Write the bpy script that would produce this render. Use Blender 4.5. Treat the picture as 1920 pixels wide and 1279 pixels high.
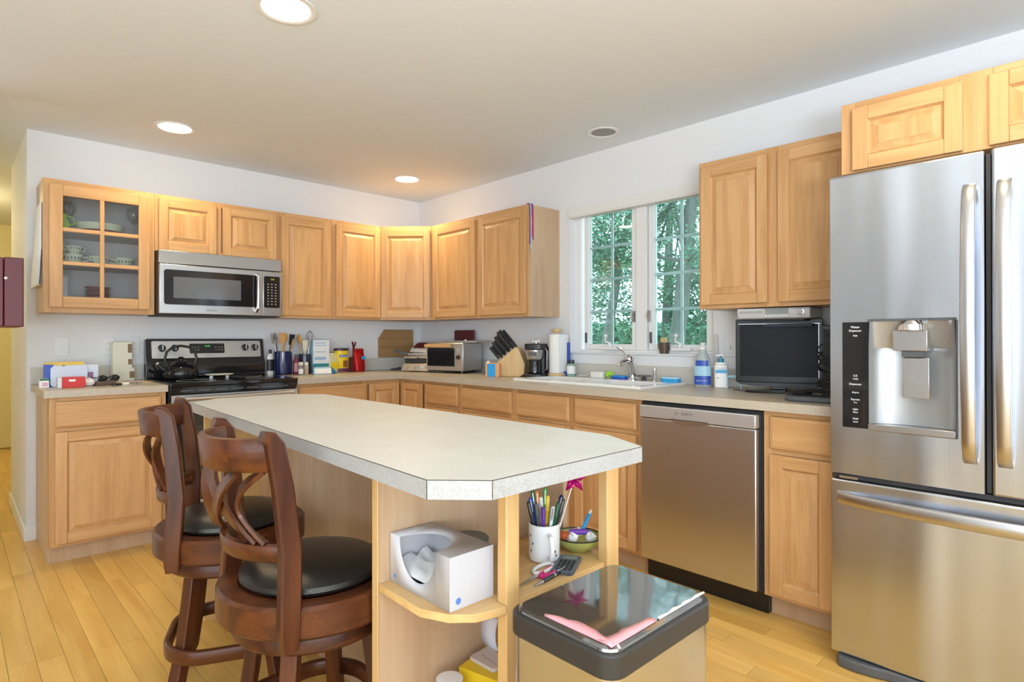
import bpy, bmesh, math, random
from mathutils import Vector, Matrix, Quaternion
PI = math.pi
R = math.radians
random.seed(7)
S = bpy.context.scene
COL = S.collection
for o in list(bpy.data.objects):
    bpy.data.objects.remove(o)

# ------------------------------------------------------------------ camera
YAW = 0.818
cd = bpy.data.cameras.new('camera'); cam = bpy.data.objects.new('camera', cd); COL.objects.link(cam)
cd.sensor_width = 36; cd.lens = 1112.2 / 1920 * 36; cd.clip_start = 0.02; cd.clip_end = 300
cd.shift_x = (960 - 940.72) / 1920; cd.shift_y = (631.07 - 639.5) / 1920
cam.location = (-3.1669, -4.4793, 1.196)
cam.matrix_world = (Matrix.Translation(cam.location)
                    @ Matrix.Rotation(YAW - PI / 2, 4, 'Z') @ Matrix.Rotation(PI / 2 + 0.0032, 4, 'X') @ Matrix.Rotation(-0.001, 4, 'Z'))
S.camera = cam
# ------------------------------------------------------------------ world, exposure
S.view_settings.view_transform = 'Standard'; S.view_settings.look = 'None'
S.view_settings.gamma = 1; S.view_settings.use_curve_mapping = False
S.view_settings.exposure = 0.0
wd = bpy.data.worlds.new('world'); S.world = wd; wd.use_nodes = True
bg = wd.node_tree.nodes['Background']
bg.inputs[0].default_value = (0.80, 0.92, 1.0, 1); bg.inputs[1].default_value = 3.2

def light(kind, name, loc, power, color, rot=(0, 0, 0), **kw):
    ld = bpy.data.lights.new(name, kind); ld.energy = power; ld.color = color
    for k, v in kw.items(): setattr(ld, k, v)
    o = bpy.data.objects.new(name, ld); COL.objects.link(o); o.location = loc; o.rotation_euler = rot
    return o
# unseen fill lamp added behind the camera, aimed up to brighten the ceiling
light('AREA', 'ceiling_fill', (-3.9, -5.6, 1.0), 150, (0.80, 0.90, 1.0), Vector((-0.14, -0.14, -0.98)).to_track_quat('Z', 'Y').to_euler(), shape='DISK', size=1.0)
# daylight through the big windows of the living area behind the camera
light('AREA', 'daylight_rear', (-4.2, -8.7, 1.45), 65, (0.88, 0.95, 1.0), (R(-112), 0, R(180)), shape='RECTANGLE', size=5.0, size_y=2.1)
light('AREA', 'daylight_left', (-6.8, -6.3, 1.45), 50, (0.88, 0.95, 1.0), (R(112), 0, R(-90)), shape='RECTANGLE', size=4.0, size_y=2.1)

# ------------------------------------------------------------------ materials
MATS = {}
def nodes_of(name):
    m = bpy.data.materials.new(name); m.use_nodes = True
    nt = m.node_tree; b = nt.nodes['Principled BSDF']; return m, nt, b
def mat(name, col, rough=0.5, metal=0.0, spec=0.5, noise=0.0, nscale=20, bump=0.0, bscale=60, emit=None, estr=0, coat=0, trans=0, alpha=1):
    if name in MATS: return MATS[name]
    m, nt, b = nodes_of(name)
    b.inputs['Base Color'].default_value = (*col, 1); b.inputs['Roughness'].default_value = rough
    b.inputs['Metallic'].default_value = metal; b.inputs['Specular IOR Level'].default_value = spec
    if coat: b.inputs['Coat Weight'].default_value = coat; b.inputs['Coat Roughness'].default_value = 0.08
    if trans: b.inputs['Transmission Weight'].default_value = trans
    if emit: b.inputs['Emission Color'].default_value = (*emit, 1); b.inputs['Emission Strength'].default_value = estr
    tc = nt.nodes.new('ShaderNodeTexCoord')
    if noise:
        n = nt.nodes.new('ShaderNodeTexNoise'); n.inputs['Scale'].default_value = nscale; n.inputs['Detail'].default_value = 4
        nt.links.new(tc.outputs['Object'], n.inputs['Vector'])
        mx = nt.nodes.new('ShaderNodeMix'); mx.data_type = 'RGBA'
        mx.inputs[6].default_value = (*[c * (1 - noise) for c in col], 1); mx.inputs[7].default_value = (*[min(1, c * (1 + noise)) for c in col], 1)
        nt.links.new(n.outputs[0], mx.inputs[0]); nt.links.new(mx.outputs[2], b.inputs['Base Color'])
    if bump:
        n = nt.nodes.new('ShaderNodeTexNoise'); n.inputs['Scale'].default_value = bscale; n.inputs['Detail'].default_value = 5
        nt.links.new(tc.outputs['Object'], n.inputs['Vector'])
        bp = nt.nodes.new('ShaderNodeBump'); bp.inputs['Strength'].default_value = bump; bp.inputs['Distance'].default_value = 0.01
        nt.links.new(n.outputs[0], bp.inputs['Height']); nt.links.new(bp.outputs[0], b.inputs['Normal'])
    MATS[name] = m; return m

def wood(name, c1, c2, c3, axis, rough=0.38, scale=1.0, fine=0.35, vary=0.0, coat=0.0):
    """stretched grain along an axis; c1 light, c2 mid, c3 streak colour"""
    if name in MATS: return MATS[name]
    m, nt, b = nodes_of(name); N = nt.nodes; L = nt.links
    tc = N.new('ShaderNodeTexCoord'); oi = N.new('ShaderNodeObjectInfo'); ge = N.new('ShaderNodeNewGeometry')
    add = N.new('ShaderNodeMath'); add.operation = 'ADD'
    L.new(oi.outputs['Random'], add.inputs[0]); L.new(ge.outputs['Random Per Island'], add.inputs[1])
    mul = N.new('ShaderNodeMath'); mul.operation = 'MULTIPLY'; mul.inputs[1].default_value = 37.0; L.new(add.outputs[0], mul.inputs[0])
    va = N.new('ShaderNodeVectorMath'); va.operation = 'ADD'; L.new(tc.outputs['Object'], va.inputs[0]); L.new(mul.outputs[0], va.inputs[1])
    mp = N.new('ShaderNodeMapping'); L.new(va.outputs[0], mp.inputs[0])
    s = [9.0 * scale] * 3; s['XYZ'.index(axis)] = 0.9 * scale; mp.inputs['Scale'].default_value = s
    n1 = N.new('ShaderNodeTexNoise'); n1.inputs['Scale'].default_value = 1.6; n1.inputs['Detail'].default_value = 5; n1.inputs['Distortion'].default_value = 0.9
    L.new(mp.outputs[0], n1.inputs['Vector'])
    mp2 = N.new('ShaderNodeMapping'); L.new(va.outputs[0], mp2.inputs[0])
    s2 = [150.0 * scale] * 3; s2['XYZ'.index(axis)] = 4.0 * scale; mp2.inputs['Scale'].default_value = s2
    n2 = N.new('ShaderNodeTexNoise'); n2.inputs['Scale'].default_value = 1.0; n2.inputs['Detail'].default_value = 3
    L.new(mp2.outputs[0], n2.inputs['Vector'])
    cr = N.new('ShaderNodeValToRGB'); e = cr.color_ramp.elements
    e[0].position = 0.33; e[0].color = (*c2, 1); e[1].position = 0.62; e[1].color = (*c1, 1)
    L.new(n1.outputs[0], cr.inputs[0])
    mr = N.new('ShaderNodeMapRange'); mr.inputs[1].default_value = 0.52; mr.inputs[2].default_value = 0.75; mr.inputs[4].default_value = fine
    L.new(n2.outputs[0], mr.inputs[0])
    mx = N.new('ShaderNodeMix'); mx.data_type = 'RGBA'; L.new(mr.outputs[0], mx.inputs[0]); L.new(cr.outputs[0], mx.inputs[6]); mx.inputs[7].default_value = (*c3, 1)
    out = mx.outputs[2]
    if vary:
        fr = N.new('ShaderNodeMath'); fr.operation = 'FRACT'; L.new(add.outputs[0], fr.inputs[0])
        m2 = N.new('ShaderNodeMapRange'); m2.inputs[3].default_value = 1 - vary; m2.inputs[4].default_value = 1 + vary * 0.6; L.new(fr.outputs[0], m2.inputs[0])
        vm = N.new('ShaderNodeVectorMath'); vm.operation = 'SCALE'; L.new(out, vm.inputs[0]); L.new(m2.outputs[0], vm.inputs['Scale']); out = vm.outputs[0]
    L.new(out, b.inputs['Base Color']); b.inputs['Roughness'].default_value = rough
    if name.startswith('cherry'): b.inputs['Specular IOR Level'].default_value = 0.3
    if coat: b.inputs['Coat Weight'].default_value = coat; b.inputs['Coat Roughness'].default_value = 0.12
    bp = N.new('ShaderNodeBump'); bp.inputs['Strength'].default_value = 0.12; bp.inputs['Distance'].default_value = 0.004
    L.new(n2.outputs[0], bp.inputs['Height']); L.new(bp.outputs[0], b.inputs['Normal'])
    MATS[name] = m; return m

def brushed(name, col, rough=0.28, axis='Z', wave=0.25, fine=0.08):
    """brushed sheet steel: soft waves in the sheet and a fine brushing along an axis"""
    m, nt, b = nodes_of(name); N = nt.nodes; L = nt.links
    b.inputs['Base Color'].default_value = (*col, 1); b.inputs['Metallic'].default_value = 1; b.inputs['Roughness'].default_value = rough
    tc = N.new('ShaderNodeTexCoord')
    mp = N.new('ShaderNodeMapping'); s = [5.0] * 3; s['XYZ'.index(axis)] = 0.5; mp.inputs['Scale'].default_value = s; L.new(tc.outputs['Object'], mp.inputs[0])
    n1 = N.new('ShaderNodeTexNoise'); n1.inputs['Scale'].default_value = 1.0; n1.inputs['Detail'].default_value = 1; L.new(mp.outputs[0], n1.inputs['Vector'])
    b1 = N.new('ShaderNodeBump'); b1.inputs['Strength'].default_value = wave; b1.inputs['Distance'].default_value = 0.02; L.new(n1.outputs[0], b1.inputs['Height'])
    mp2 = N.new('ShaderNodeMapping'); s = [400.0] * 3; s['XYZ'.index(axis)] = 3; mp2.inputs['Scale'].default_value = s; L.new(tc.outputs['Object'], mp2.inputs[0])
    n2 = N.new('ShaderNodeTexNoise'); n2.inputs['Scale'].default_value = 1.0; L.new(mp2.outputs[0], n2.inputs['Vector'])
    b2 = N.new('ShaderNodeBump'); b2.inputs['Strength'].default_value = fine; b2.inputs['Distance'].default_value = 0.001
    L.new(n2.outputs[0], b2.inputs['Height']); L.new(b1.outputs[0], b2.inputs['Normal']); L.new(b2.outputs[0], b.inputs['Normal'])
    MATS[name] = m; return m

def glass_mat(name, tint, reflect_rough=0.02, clear=0.9):
    m, nt, b = nodes_of(name); N = nt.nodes; L = nt.links
    N.remove(b); out = N['Material Output']
    t = N.new('ShaderNodeBsdfTransparent'); t.inputs[0].default_value = (*tint, 1)
    g = N.new('ShaderNodeBsdfGlossy'); g.inputs['Roughness'].default_value = reflect_rough
    f = N.new('ShaderNodeFresnel'); f.inputs[0].default_value = 1.45
    mx = N.new('ShaderNodeMixShader'); L.new(f.outputs[0], mx.inputs[0]); L.new(t.outputs[0], mx.inputs[1]); L.new(g.outputs[0], mx.inputs[2])
    L.new(mx.outputs[0], out.inputs[0]); MATS[name] = m; return m

OAK = ((0.66, 0.39, 0.18), (0.54, 0.295, 0.12), (0.38, 0.18, 0.065))
oak_z = wood('oak_vertical', *OAK, 'Z'); oak_x = wood('oak_horizontal', *OAK, 'X'); oak_y = wood('oak_deep', *OAK, 'Y')
PLY = ((0.60, 0.42, 0.27), (0.51, 0.33, 0.20), (0.42, 0.26, 0.15))
ply_z = wood('oak_panel_vertical', *PLY, 'Z', scale=0.7); ply_x = wood('oak_panel_horizontal', *PLY, 'X')
PINE = ((0.78, 0.52, 0.23), (0.68, 0.41, 0.16), (0.55, 0.30, 0.10))
pine_z = wood('pine_vertical', *PINE, 'Z'); pine_x = wood('pine_horizontal', *PINE, 'X')
floor_m = wood('floor_wood', (0.80, 0.51, 0.15), (0.70, 0.40, 0.095), (0.52, 0.27, 0.06), 'Y', rough=0.28, scale=0.9, fine=0.25, vary=0.12)
CH = ((0.125, 0.036, 0.011), (0.050, 0.013, 0.006), (0.020, 0.007, 0.004))
cherry_z = wood('cherry_vertical', *CH, 'Z', rough=0.34, coat=0.15); cherry_x = wood('cherry_round', *CH, 'X', rough=0.34, coat=0.15)
wall_m = mat('wall_paint', (0.80, 0.81, 0.84), 0.75, bump=0.05, bscale=180)
yellow_m = mat('yellow_paint', (0.76, 0.70, 0.42), 0.75, bump=0.05, bscale=180)
ceil_m = mat('ceiling_paint', (0.78, 0.83, 0.88), 0.85, bump=0.05, bscale=150)
trim_m = mat('white_trim', (0.83, 0.84, 0.85), 0.4)
steel = brushed('stainless_steel', (0.58, 0.62, 0.70), 0.25, wave=0.8)
steel_h = brushed('stainless_steel_wide', (0.55, 0.57, 0.60), 0.30, 'X', wave=0.1)
steel_dw = brushed('stainless_dishwasher', (0.62, 0.65, 0.74), 0.30, wave=0.35)
satin = mat('satin_metal', (0.55, 0.55, 0.57), 0.28, 1.0)
chrome = mat('chrome', (0.80, 0.80, 0.82), 0.08, 1.0)
silverp = mat('silver_plastic', (0.62, 0.63, 0.65), 0.35, 0.3)
black = mat('black_gloss', (0.012, 0.012, 0.014), 0.08)
blackp = mat('black_plastic', (0.022, 0.022, 0.025), 0.38)
blackm = mat('black_matte', (0.03, 0.03, 0.032), 0.6)
darkgrey = mat('dark_grey_plastic', (0.09, 0.095, 0.105), 0.45)
greyp = mat('grey_plastic', (0.36, 0.37, 0.38), 0.5)
white = mat('white_plastic', (0.84, 0.84, 0.84), 0.35)
paper = mat('paper', (0.84, 0.85, 0.87), 0.8)
ceramic = mat('white_ceramic', (0.86, 0.87, 0.88), 0.12)
leather = mat('dark_leather', (0.020, 0.017, 0.016), 0.28, bump=0.12, bscale=220, spec=0.6)
cream = mat('cream_card', (0.78, 0.76, 0.62), 0.7)
red = mat('red', (0.62, 0.03, 0.03), 0.35); maroon = mat('maroon', (0.10, 0.008, 0.014), 0.4)
blue = mat('blue', (0.03, 0.09, 0.50), 0.35); sky = mat('sky_blue', (0.02, 0.34, 0.75), 0.6); lblue = mat('light_blue', (0.40, 0.66, 0.85), 0.4)
navy = mat('navy_glaze', (0.012, 0.016, 0.085), 0.12); purple = mat('purple', (0.17, 0.04, 0.42), 0.4)
green = mat('green', (0.09, 0.36, 0.08), 0.5); lime = mat('lime', (0.40, 0.72, 0.06), 0.6); yellow = mat('yellow', (0.85, 0.62, 0.02), 0.4)
orange = mat('orange', (0.80, 0.26, 0.05), 0.5); pink = mat('pink', (0.75, 0.02, 0.22), 0.4); palepink = mat('pale_pink_film', (0.80, 0.38, 0.42), 0.3)
teal = mat('teal', (0.03, 0.30, 0.34), 0.5)
board_m = wood('board_wood', (0.42, 0.25, 0.10), (0.34, 0.19, 0.07), (0.24, 0.12, 0.04), 'X', rough=0.5)
block_m = wood('beech', (0.74, 0.54, 0.29), (0.66, 0.45, 0.22), (0.50, 0.32, 0.14), 'Z', rough=0.45)
olive = mat('olive_ceramic', (0.40, 0.42, 0.12), 0.2); cgreen = mat('celadon', (0.66, 0.72, 0.52), 0.25); rust = mat('terracotta', (0.30, 0.07, 0.05), 0.4)
win_glass = glass_mat('window_glass', (0.86, 0.96, 0.96)); cab_glass = glass_mat('cabinet_glass', (0.94, 0.95, 0.96))

def laminate(name, base, dark, light_):
    m, nt, b = nodes_of(name); N = nt.nodes; L = nt.links
    tc = N.new('ShaderNodeTexCoord')
    n1 = N.new('ShaderNodeTexNoise'); n1.inputs['Scale'].default_value = 190; n1.inputs['Detail'].default_value = 3; L.new(tc.outputs['Object'], n1.inputs['Vector'])
    n2 = N.new('ShaderNodeTexNoise'); n2.inputs['Scale'].default_value = 9; n2.inputs['Detail'].default_value = 4; L.new(tc.outputs['Object'], n2.inputs['Vector'])
    cr = N.new('ShaderNodeValToRGB'); e = cr.color_ramp.elements; e[0].position = 0.35; e[0].color = (*dark, 1); e[1].position = 0.62; e[1].color = (*light_, 1)
    k = e.new(0.48); k.color = (*base, 1); L.new(n1.outputs[0], cr.inputs[0])
    mx = N.new('ShaderNodeMix'); mx.data_type = 'RGBA'; mx.blend_type = 'MULTIPLY'; mx.inputs[0].default_value = 0.16
    L.new(cr.outputs[0], mx.inputs[6]); L.new(n2.outputs[0], mx.inputs[7]); L.new(mx.outputs[2], b.inputs['Base Color'])
    b.inputs['Roughness'].default_value = 0.36; MATS[name] = m; return m
lam_top = laminate('laminate_top', (0.68, 0.70, 0.67), (0.62, 0.64, 0.60), (0.72, 0.74, 0.72))
lam_edge = laminate('laminate_edge', (0.46, 0.465, 0.465), (0.41, 0.41, 0.405), (0.50, 0.505, 0.51))
lam_run = laminate('laminate_run', (0.56, 0.50, 0.41), (0.49, 0.43, 0.35), (0.62, 0.56, 0.47))
lam_line = mat('laminate_line', (0.06, 0.045, 0.035), 0.5)

# ------------------------------------------------------------------ mesh helpers
class B:
    def __init__(s): s.bm = bmesh.new()
    def box(s, x0, x1, y0, y1, z0, z1, m=0):
        v = [s.bm.verts.new(p) for p in ((x0, y0, z0), (x1, y0, z0), (x1, y1, z0), (x0, y1, z0), (x0, y0, z1), (x1, y0, z1), (x1, y1, z1), (x0, y1, z1))]
        for f in ((3, 2, 1, 0), (4, 5, 6, 7), (0, 1, 5, 4), (1, 2, 6, 5), (2, 3, 7, 6), (3, 0, 4, 7)):
            s.bm.faces.new([v[i] for i in f]).material_index = m
        return s
    def hexa(s, pts, m=0):
        v = [s.bm.verts.new(p) for p in pts]
        for f in ((3, 2, 1, 0), (4, 5, 6, 7), (0, 1, 5, 4), (1, 2, 6, 5), (2, 3, 7, 6), (3, 0, 4, 7)):
            s.bm.faces.new([v[i] for i in f]).material_index = m
        return s
    def face(s, pts, m=0):
        s.bm.faces.new([s.bm.verts.new(p) for p in pts]).material_index = m; return s
    def prism(s, poly, z0, z1, m=0, mside=None, axis='Z'):
        if mside is None: mside = m
        def T(a, b, c):
            return {'Z': (a, b, c), 'Y': (a, c, b), 'X': (c, a, b)}[axis]
        lo = [s.bm.verts.new(T(a, b, z0)) for a, b in poly]; hi = [s.bm.verts.new(T(a, b, z1)) for a, b in poly]
        s.bm.faces.new(lo[::-1]).material_index = m; s.bm.faces.new(hi).material_index = m
        n = len(poly)
        for i in range(n):
            s.bm.faces.new([lo[i], lo[(i + 1) % n], hi[(i + 1) % n], hi[i]]).material_index = mside
        return s
    def rings(s, rings, m=0, cap=True, closed=True, loop=False):
        rs = [[s.bm.verts.new(p) for p in r] for r in rings]; n = len(rs[0])
        seq = list(zip(rs, rs[1:])) + ([(rs[-1], rs[0])] if loop else [])
        for a, b in seq:
            for i in range(n if closed else n - 1):
                j = (i + 1) % n
                s.bm.faces.new([a[i], a[j], b[j], b[i]]).material_index = m
        if cap and not loop:
            for r in (rs[0][::-1], rs[-1]):
                if len(r) > 2: s.bm.faces.new(r).material_index = m
        return s
    def lathe(s, prof, c=(0, 0, 0), n=24, m=0, sx=1, sy=1, cap=True):
        rs = [[(c[0] + r * sx * math.cos(2 * PI * i / n), c[1] + r * sy * math.sin(2 * PI * i / n), c[2] + z) for i in range(n)] for r, z in prof]
        return s.rings(rs, m, cap)
    def tube(s, path, r, n=8, m=0, cap=True, loop=False):
        P = [Vector(p) for p in path]; k = len(P); rs = []
        rad = r if isinstance(r, (list, tuple)) else [r] * k
        up = None
        for i in range(k):
            if loop: t = (P[(i + 1) % k] - P[i - 1]).normalized()
            else: t = (P[min(i + 1, k - 1)] - P[max(i - 1, 0)]).normalized()
            if up is None: up = t.orthogonal().normalized()
            up = (up - t * up.dot(t)).normalized(); w = t.cross(up)
            rs.append([P[i] + (up * math.cos(2 * PI * j / n) + w * math.sin(2 * PI * j / n)) * rad[i] for j in range(n)])
        return s.rings(rs, m, cap, loop=loop)
    def sweep(s, path, w, t, ref=(0, 0, 1), m=0, loop=False, ws=None):
        """rectangular section: w across the ref direction's plane, t along the normal"""
        P = [Vector(p) for p in path]; k = len(P); rs = []
        for i in range(k):
            if loop: d = (P[(i + 1) % k] - P[i - 1]).normalized()
            else: d = (P[min(i + 1, k - 1)] - P[max(i - 1, 0)]).normalized()
            rf = Vector(ref[i] if isinstance(ref, list) else ref); rf = (rf - d * rf.dot(d)).normalized(); q = d.cross(rf)
            wi = (ws[i] if ws else w) / 2; ti = t / 2; c = min(wi, ti) * 0.3
            rs.append([P[i] + rf * a + q * b for a, b in ((-wi, -ti + c), (-wi + c, -ti), (wi - c, -ti), (wi, -ti + c), (wi, ti - c), (wi - c, ti), (-wi + c, ti), (-wi, ti - c))])
        return s.rings(rs, m, True, loop=loop)
    def sphere(s, c, r, n=12, m=0, sc=(1, 1, 1)):
        k = n // 2
        return s.rings([[(c[0] + sc[0] * r * math.sin(PI * a / k) * math.cos(2 * PI * i / n), c[1] + sc[1] * r * math.sin(PI * a / k) * math.sin(2 * PI * i / n), c[2] - sc[2] * r * math.cos(PI * a / k)) for i in range(n)] for a in [0.08] + list(range(1, k)) + [k - 0.08]], m)
    def xf(s, M):
        bmesh.ops.transform(s.bm, matrix=M, verts=s.bm.verts); return s
    def obj(s, name, mats, parent=None, bevel=0, seg=2, sharp=35, loc=None, rot=None):
        bmesh.ops.recalc_face_normals(s.bm, faces=s.bm.faces)
        me = bpy.data.meshes.new(name); s.bm.to_mesh(me); s.bm.free()
        for m in (mats if isinstance(mats, (list, tuple)) else [mats]): me.materials.append(m)
        me.shade_smooth(); me.set_sharp_from_angle(angle=R(sharp))
        o = bpy.data.objects.new(name, me); COL.objects.link(o)
        if parent: o.parent = parent
        if loc: o.location = loc
        if rot: o.rotation_euler = rot
        if bevel:
            b = o.modifiers.new('bevel', 'BEVEL'); b.width = bevel; b.segments = seg; b.limit_method = 'ANGLE'; b.angle_limit = R(50)
        return o

def tag(o, label=None, cat=None, group=None, kind=None):
    if label: o['label'] = label
    if cat: o['category'] = cat
    if group: o['group'] = group
    if kind: o['kind'] = kind
    return o
def thing(name, label, cat, loc=(0, 0, 0), rz=0, group=None, rot=None):
    o = bpy.data.objects.new(name, None); COL.objects.link(o); o.location = loc; o.rotation_euler = rot or (0, 0, rz); o.empty_display_size = 0.05
    return tag(o, label, cat, group)
def dup(o, label=None, loc=None, rz=None, parent=None):
    c = o.copy(); COL.objects.link(c); c.parent = parent
    if label: c['label'] = label
    if loc is not None: c.location = loc
    if rz is not None: c.rotation_euler = (0, 0, rz)
    for ch in [x for x in bpy.data.objects if x.parent == o]:
        dup(ch, parent=c)
    return c
def text(body, size, loc, rot, m, parent, name='lettering', align='CENTER'):
    cu = bpy.data.curves.new(name, 'FONT'); cu.body = body; cu.size = size; cu.align_x = align; cu.align_y = 'CENTER'; cu.extrude = 0.0002
    t = bpy.data.objects.new('t', cu); COL.objects.link(t); me = bpy.data.meshes.new_from_object(t); bpy.data.objects.remove(t)
    if not me.materials: me.materials.append(m)
    o = bpy.data.objects.new(name, me); COL.objects.link(o); o.location = loc; o.rotation_euler = rot; o['kind'] = 'stuff'
    o.parent = parent; return o
def rrect(w, h, r, n=5, cx=0, cy=0):
    out = []
    for (sx, sy, a0) in ((1, 1, 0), (-1, 1, 90), (-1, -1, 180), (1, -1, 270)):
        for i in range(n + 1):
            a = R(a0 + 90 * i / n); out.append((cx + sx * (w / 2 - r) + r * math.cos(a), cy + sy * (h / 2 - r) + r * math.sin(a)))
    return out

# ------------------------------------------------------------------ the room
H = 2.44; T = 0.927
tag(B().box(-2.82, 0.14, 0.0, 0.12, 0, H).obj('wall_back', wall_m), kind='structure')
WY0, WY1, WZ0, WZ1 = -2.85, -1.796, 1.098, 2.10
b = B(); b.box(0, 0.14, -9.0, WY0, 0, H); b.box(0, 0.14, WY1, 0.0, 0, H); b.box(0, 0.14, WY0, WY1, 0, WZ0); b.box(0, 0.14, WY0, WY1, WZ1, H)
tag(b.obj('wall_right', wall_m), kind='structure')
tag(B().box(-2.82, -2.70, 0.12, 1.12, 0, H).obj('wall_hall', wall_m), kind='structure')
b = B(); b.box(-4.6, 0.14, 3.95, 4.07, 0, H); b.box(-4.72, -4.6, 0.12, 4.07, 0, H); b.box(-1.4, -1.28, 0.12, 3.95, 0, H)
tag(b.obj('wall_far', yellow_m), kind='structure')
tag(B().box(-7.0, -3.06, -0.6, -0.48, 0, H).obj('wall_left', wall_m), kind='structure')
b = B(); b.box(-7.12, -7.0, -9.0, -8.4, 0, H); b.box(-7.12, -7.0, -4.2, -0.48, 0, H); b.box(-7.12, -7.0, -8.4, -4.2, 0, 0.35); b.box(-7.12, -7.0, -8.4, -4.2, 2.3, H)
tag(b.obj('wall_side', wall_m), kind='structure')
b = B(); b.box(-7.12, -6.8, -9.12, -9.0, 0, H); b.box(-1.6, 0.14, -9.12, -9.0, 0, H); b.box(-6.8, -1.6, -9.12, -9.0, 0, 0.35); b.box(-6.8, -1.6, -9.12, -9.0, 2.3, H)
tag(b.obj('wall_front', wall_m), kind='structure')
tag(B().box(-7.12, 0.14, -9.12, 4.07, H, H + 0.1).obj('ceiling', ceil_m), kind='structure')
fl = tag(B().box(-7.12, 0.14, -9.12, 4.07, -0.12, -0.0145).obj('floor', mat('subfloor', (0.30, 0.17, 0.06), 0.8)), kind='structure')
# planks, 83 mm wide, running away from the camera
PL = [0.45, 0.6, 0.75, 0.9, 1.1, 1.3]; PM = {}
def plank_mesh(L, w=0.0818):
    if L not in PM:
        o = B().box(0, w, 0, L - 0.0014, -0.014, 0).obj('plank', floor_m, fl, bevel=0); PM[L] = o.data
        bpy.data.objects.remove(o)
    return PM[L]
rest = B(); pr = random.Random(3); count = 0
X0 = -2.92 - 0.083 * 50
for i in range(86):
    x = X0 + i * 0.083; y = -9.0 + pr.random() * -0.8
    if x + 0.083 > 0.0: continue
    while y < 3.95:
        L = pr.choice(PL); y1 = y + L
        vis = (-3.25 < x < -0.42 and y1 > -4.3 and y < 0.0) and not (x > -2.1 and y1 > -0.55 and y > -0.55)
        vis = vis or (-3.1 < x < -2.75 and y1 > 0 and y < 3.9)
        if -1.9 < x and y > -0.6: vis = False
        if vis and count < 298:
            o = bpy.data.objects.new('plank', plank_mesh(L)); COL.objects.link(o); o.parent = fl; o.location = (x, y, 0); count += 1
        else:
            rest.box(x, x + 0.0823, max(y, -9.0), min(y1 - 0.0008, 3.95), -0.014, 0)
        y = y1
tag(rest.obj('planks', floor_m, fl), kind='stuff')
# baseboards
def baseboard(name, pts):
    b = B()
    for (x0, x1, y0, y1) in pts:
        b.box(x0, x1, y0, y1, 0.0, 0.085)
    return tag(b.obj(name, trim_m, bevel=0.004), kind='structure')
baseboard('baseboard_back', [(-2.832, -2.76, -0.012, 0.0)])
baseboard('baseboard_hall', [(-2.832, -2.82, 0.001, 1.12)])
baseboard('baseboard_far', [(-4.6, -2.845, 3.935, 3.95)])
# the far door of the hall
d = tag(thing('door_1', 'cream panelled door at the far end of the hallway', None, (-2.80, 3.95, 0)), kind='structure')
B().box(-0.05, 0.72, -0.012, -0.002, 0, 2.03).box(-0.005, 0.67, -0.03, -0.013, 0.01, 1.98).obj('door_slab', yellow_m, d, bevel=0.003)
B().box(-0.14, -0.05, -0.022, -0.002, 0, 2.1).obj('door_casing', yellow_m, d, bevel=0.003)

d = tag(thing('reflection_slab', 'grey door shape added on the unseen side wall for steel reflections', None, (-7.0, -2.95, 0)), kind='structure')  # added out of view so the fridge steel reflects a dark band
B().box(0.002, 0.03, 0, 0.85, 0.01, 2.03).obj('door_slab', mat('reflection_grey', (0.20, 0.22, 0.25), 0.5), d, bevel=0.003)
B().box(0.002, 0.02, -0.09, -0.002, 0, 2.1).box(0.002, 0.02, 0.852, 0.94, 0, 2.1).box(0.002, 0.02, -0.002, 0.852, 2.035, 2.1).obj('door_casing', trim_m, d)
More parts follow.
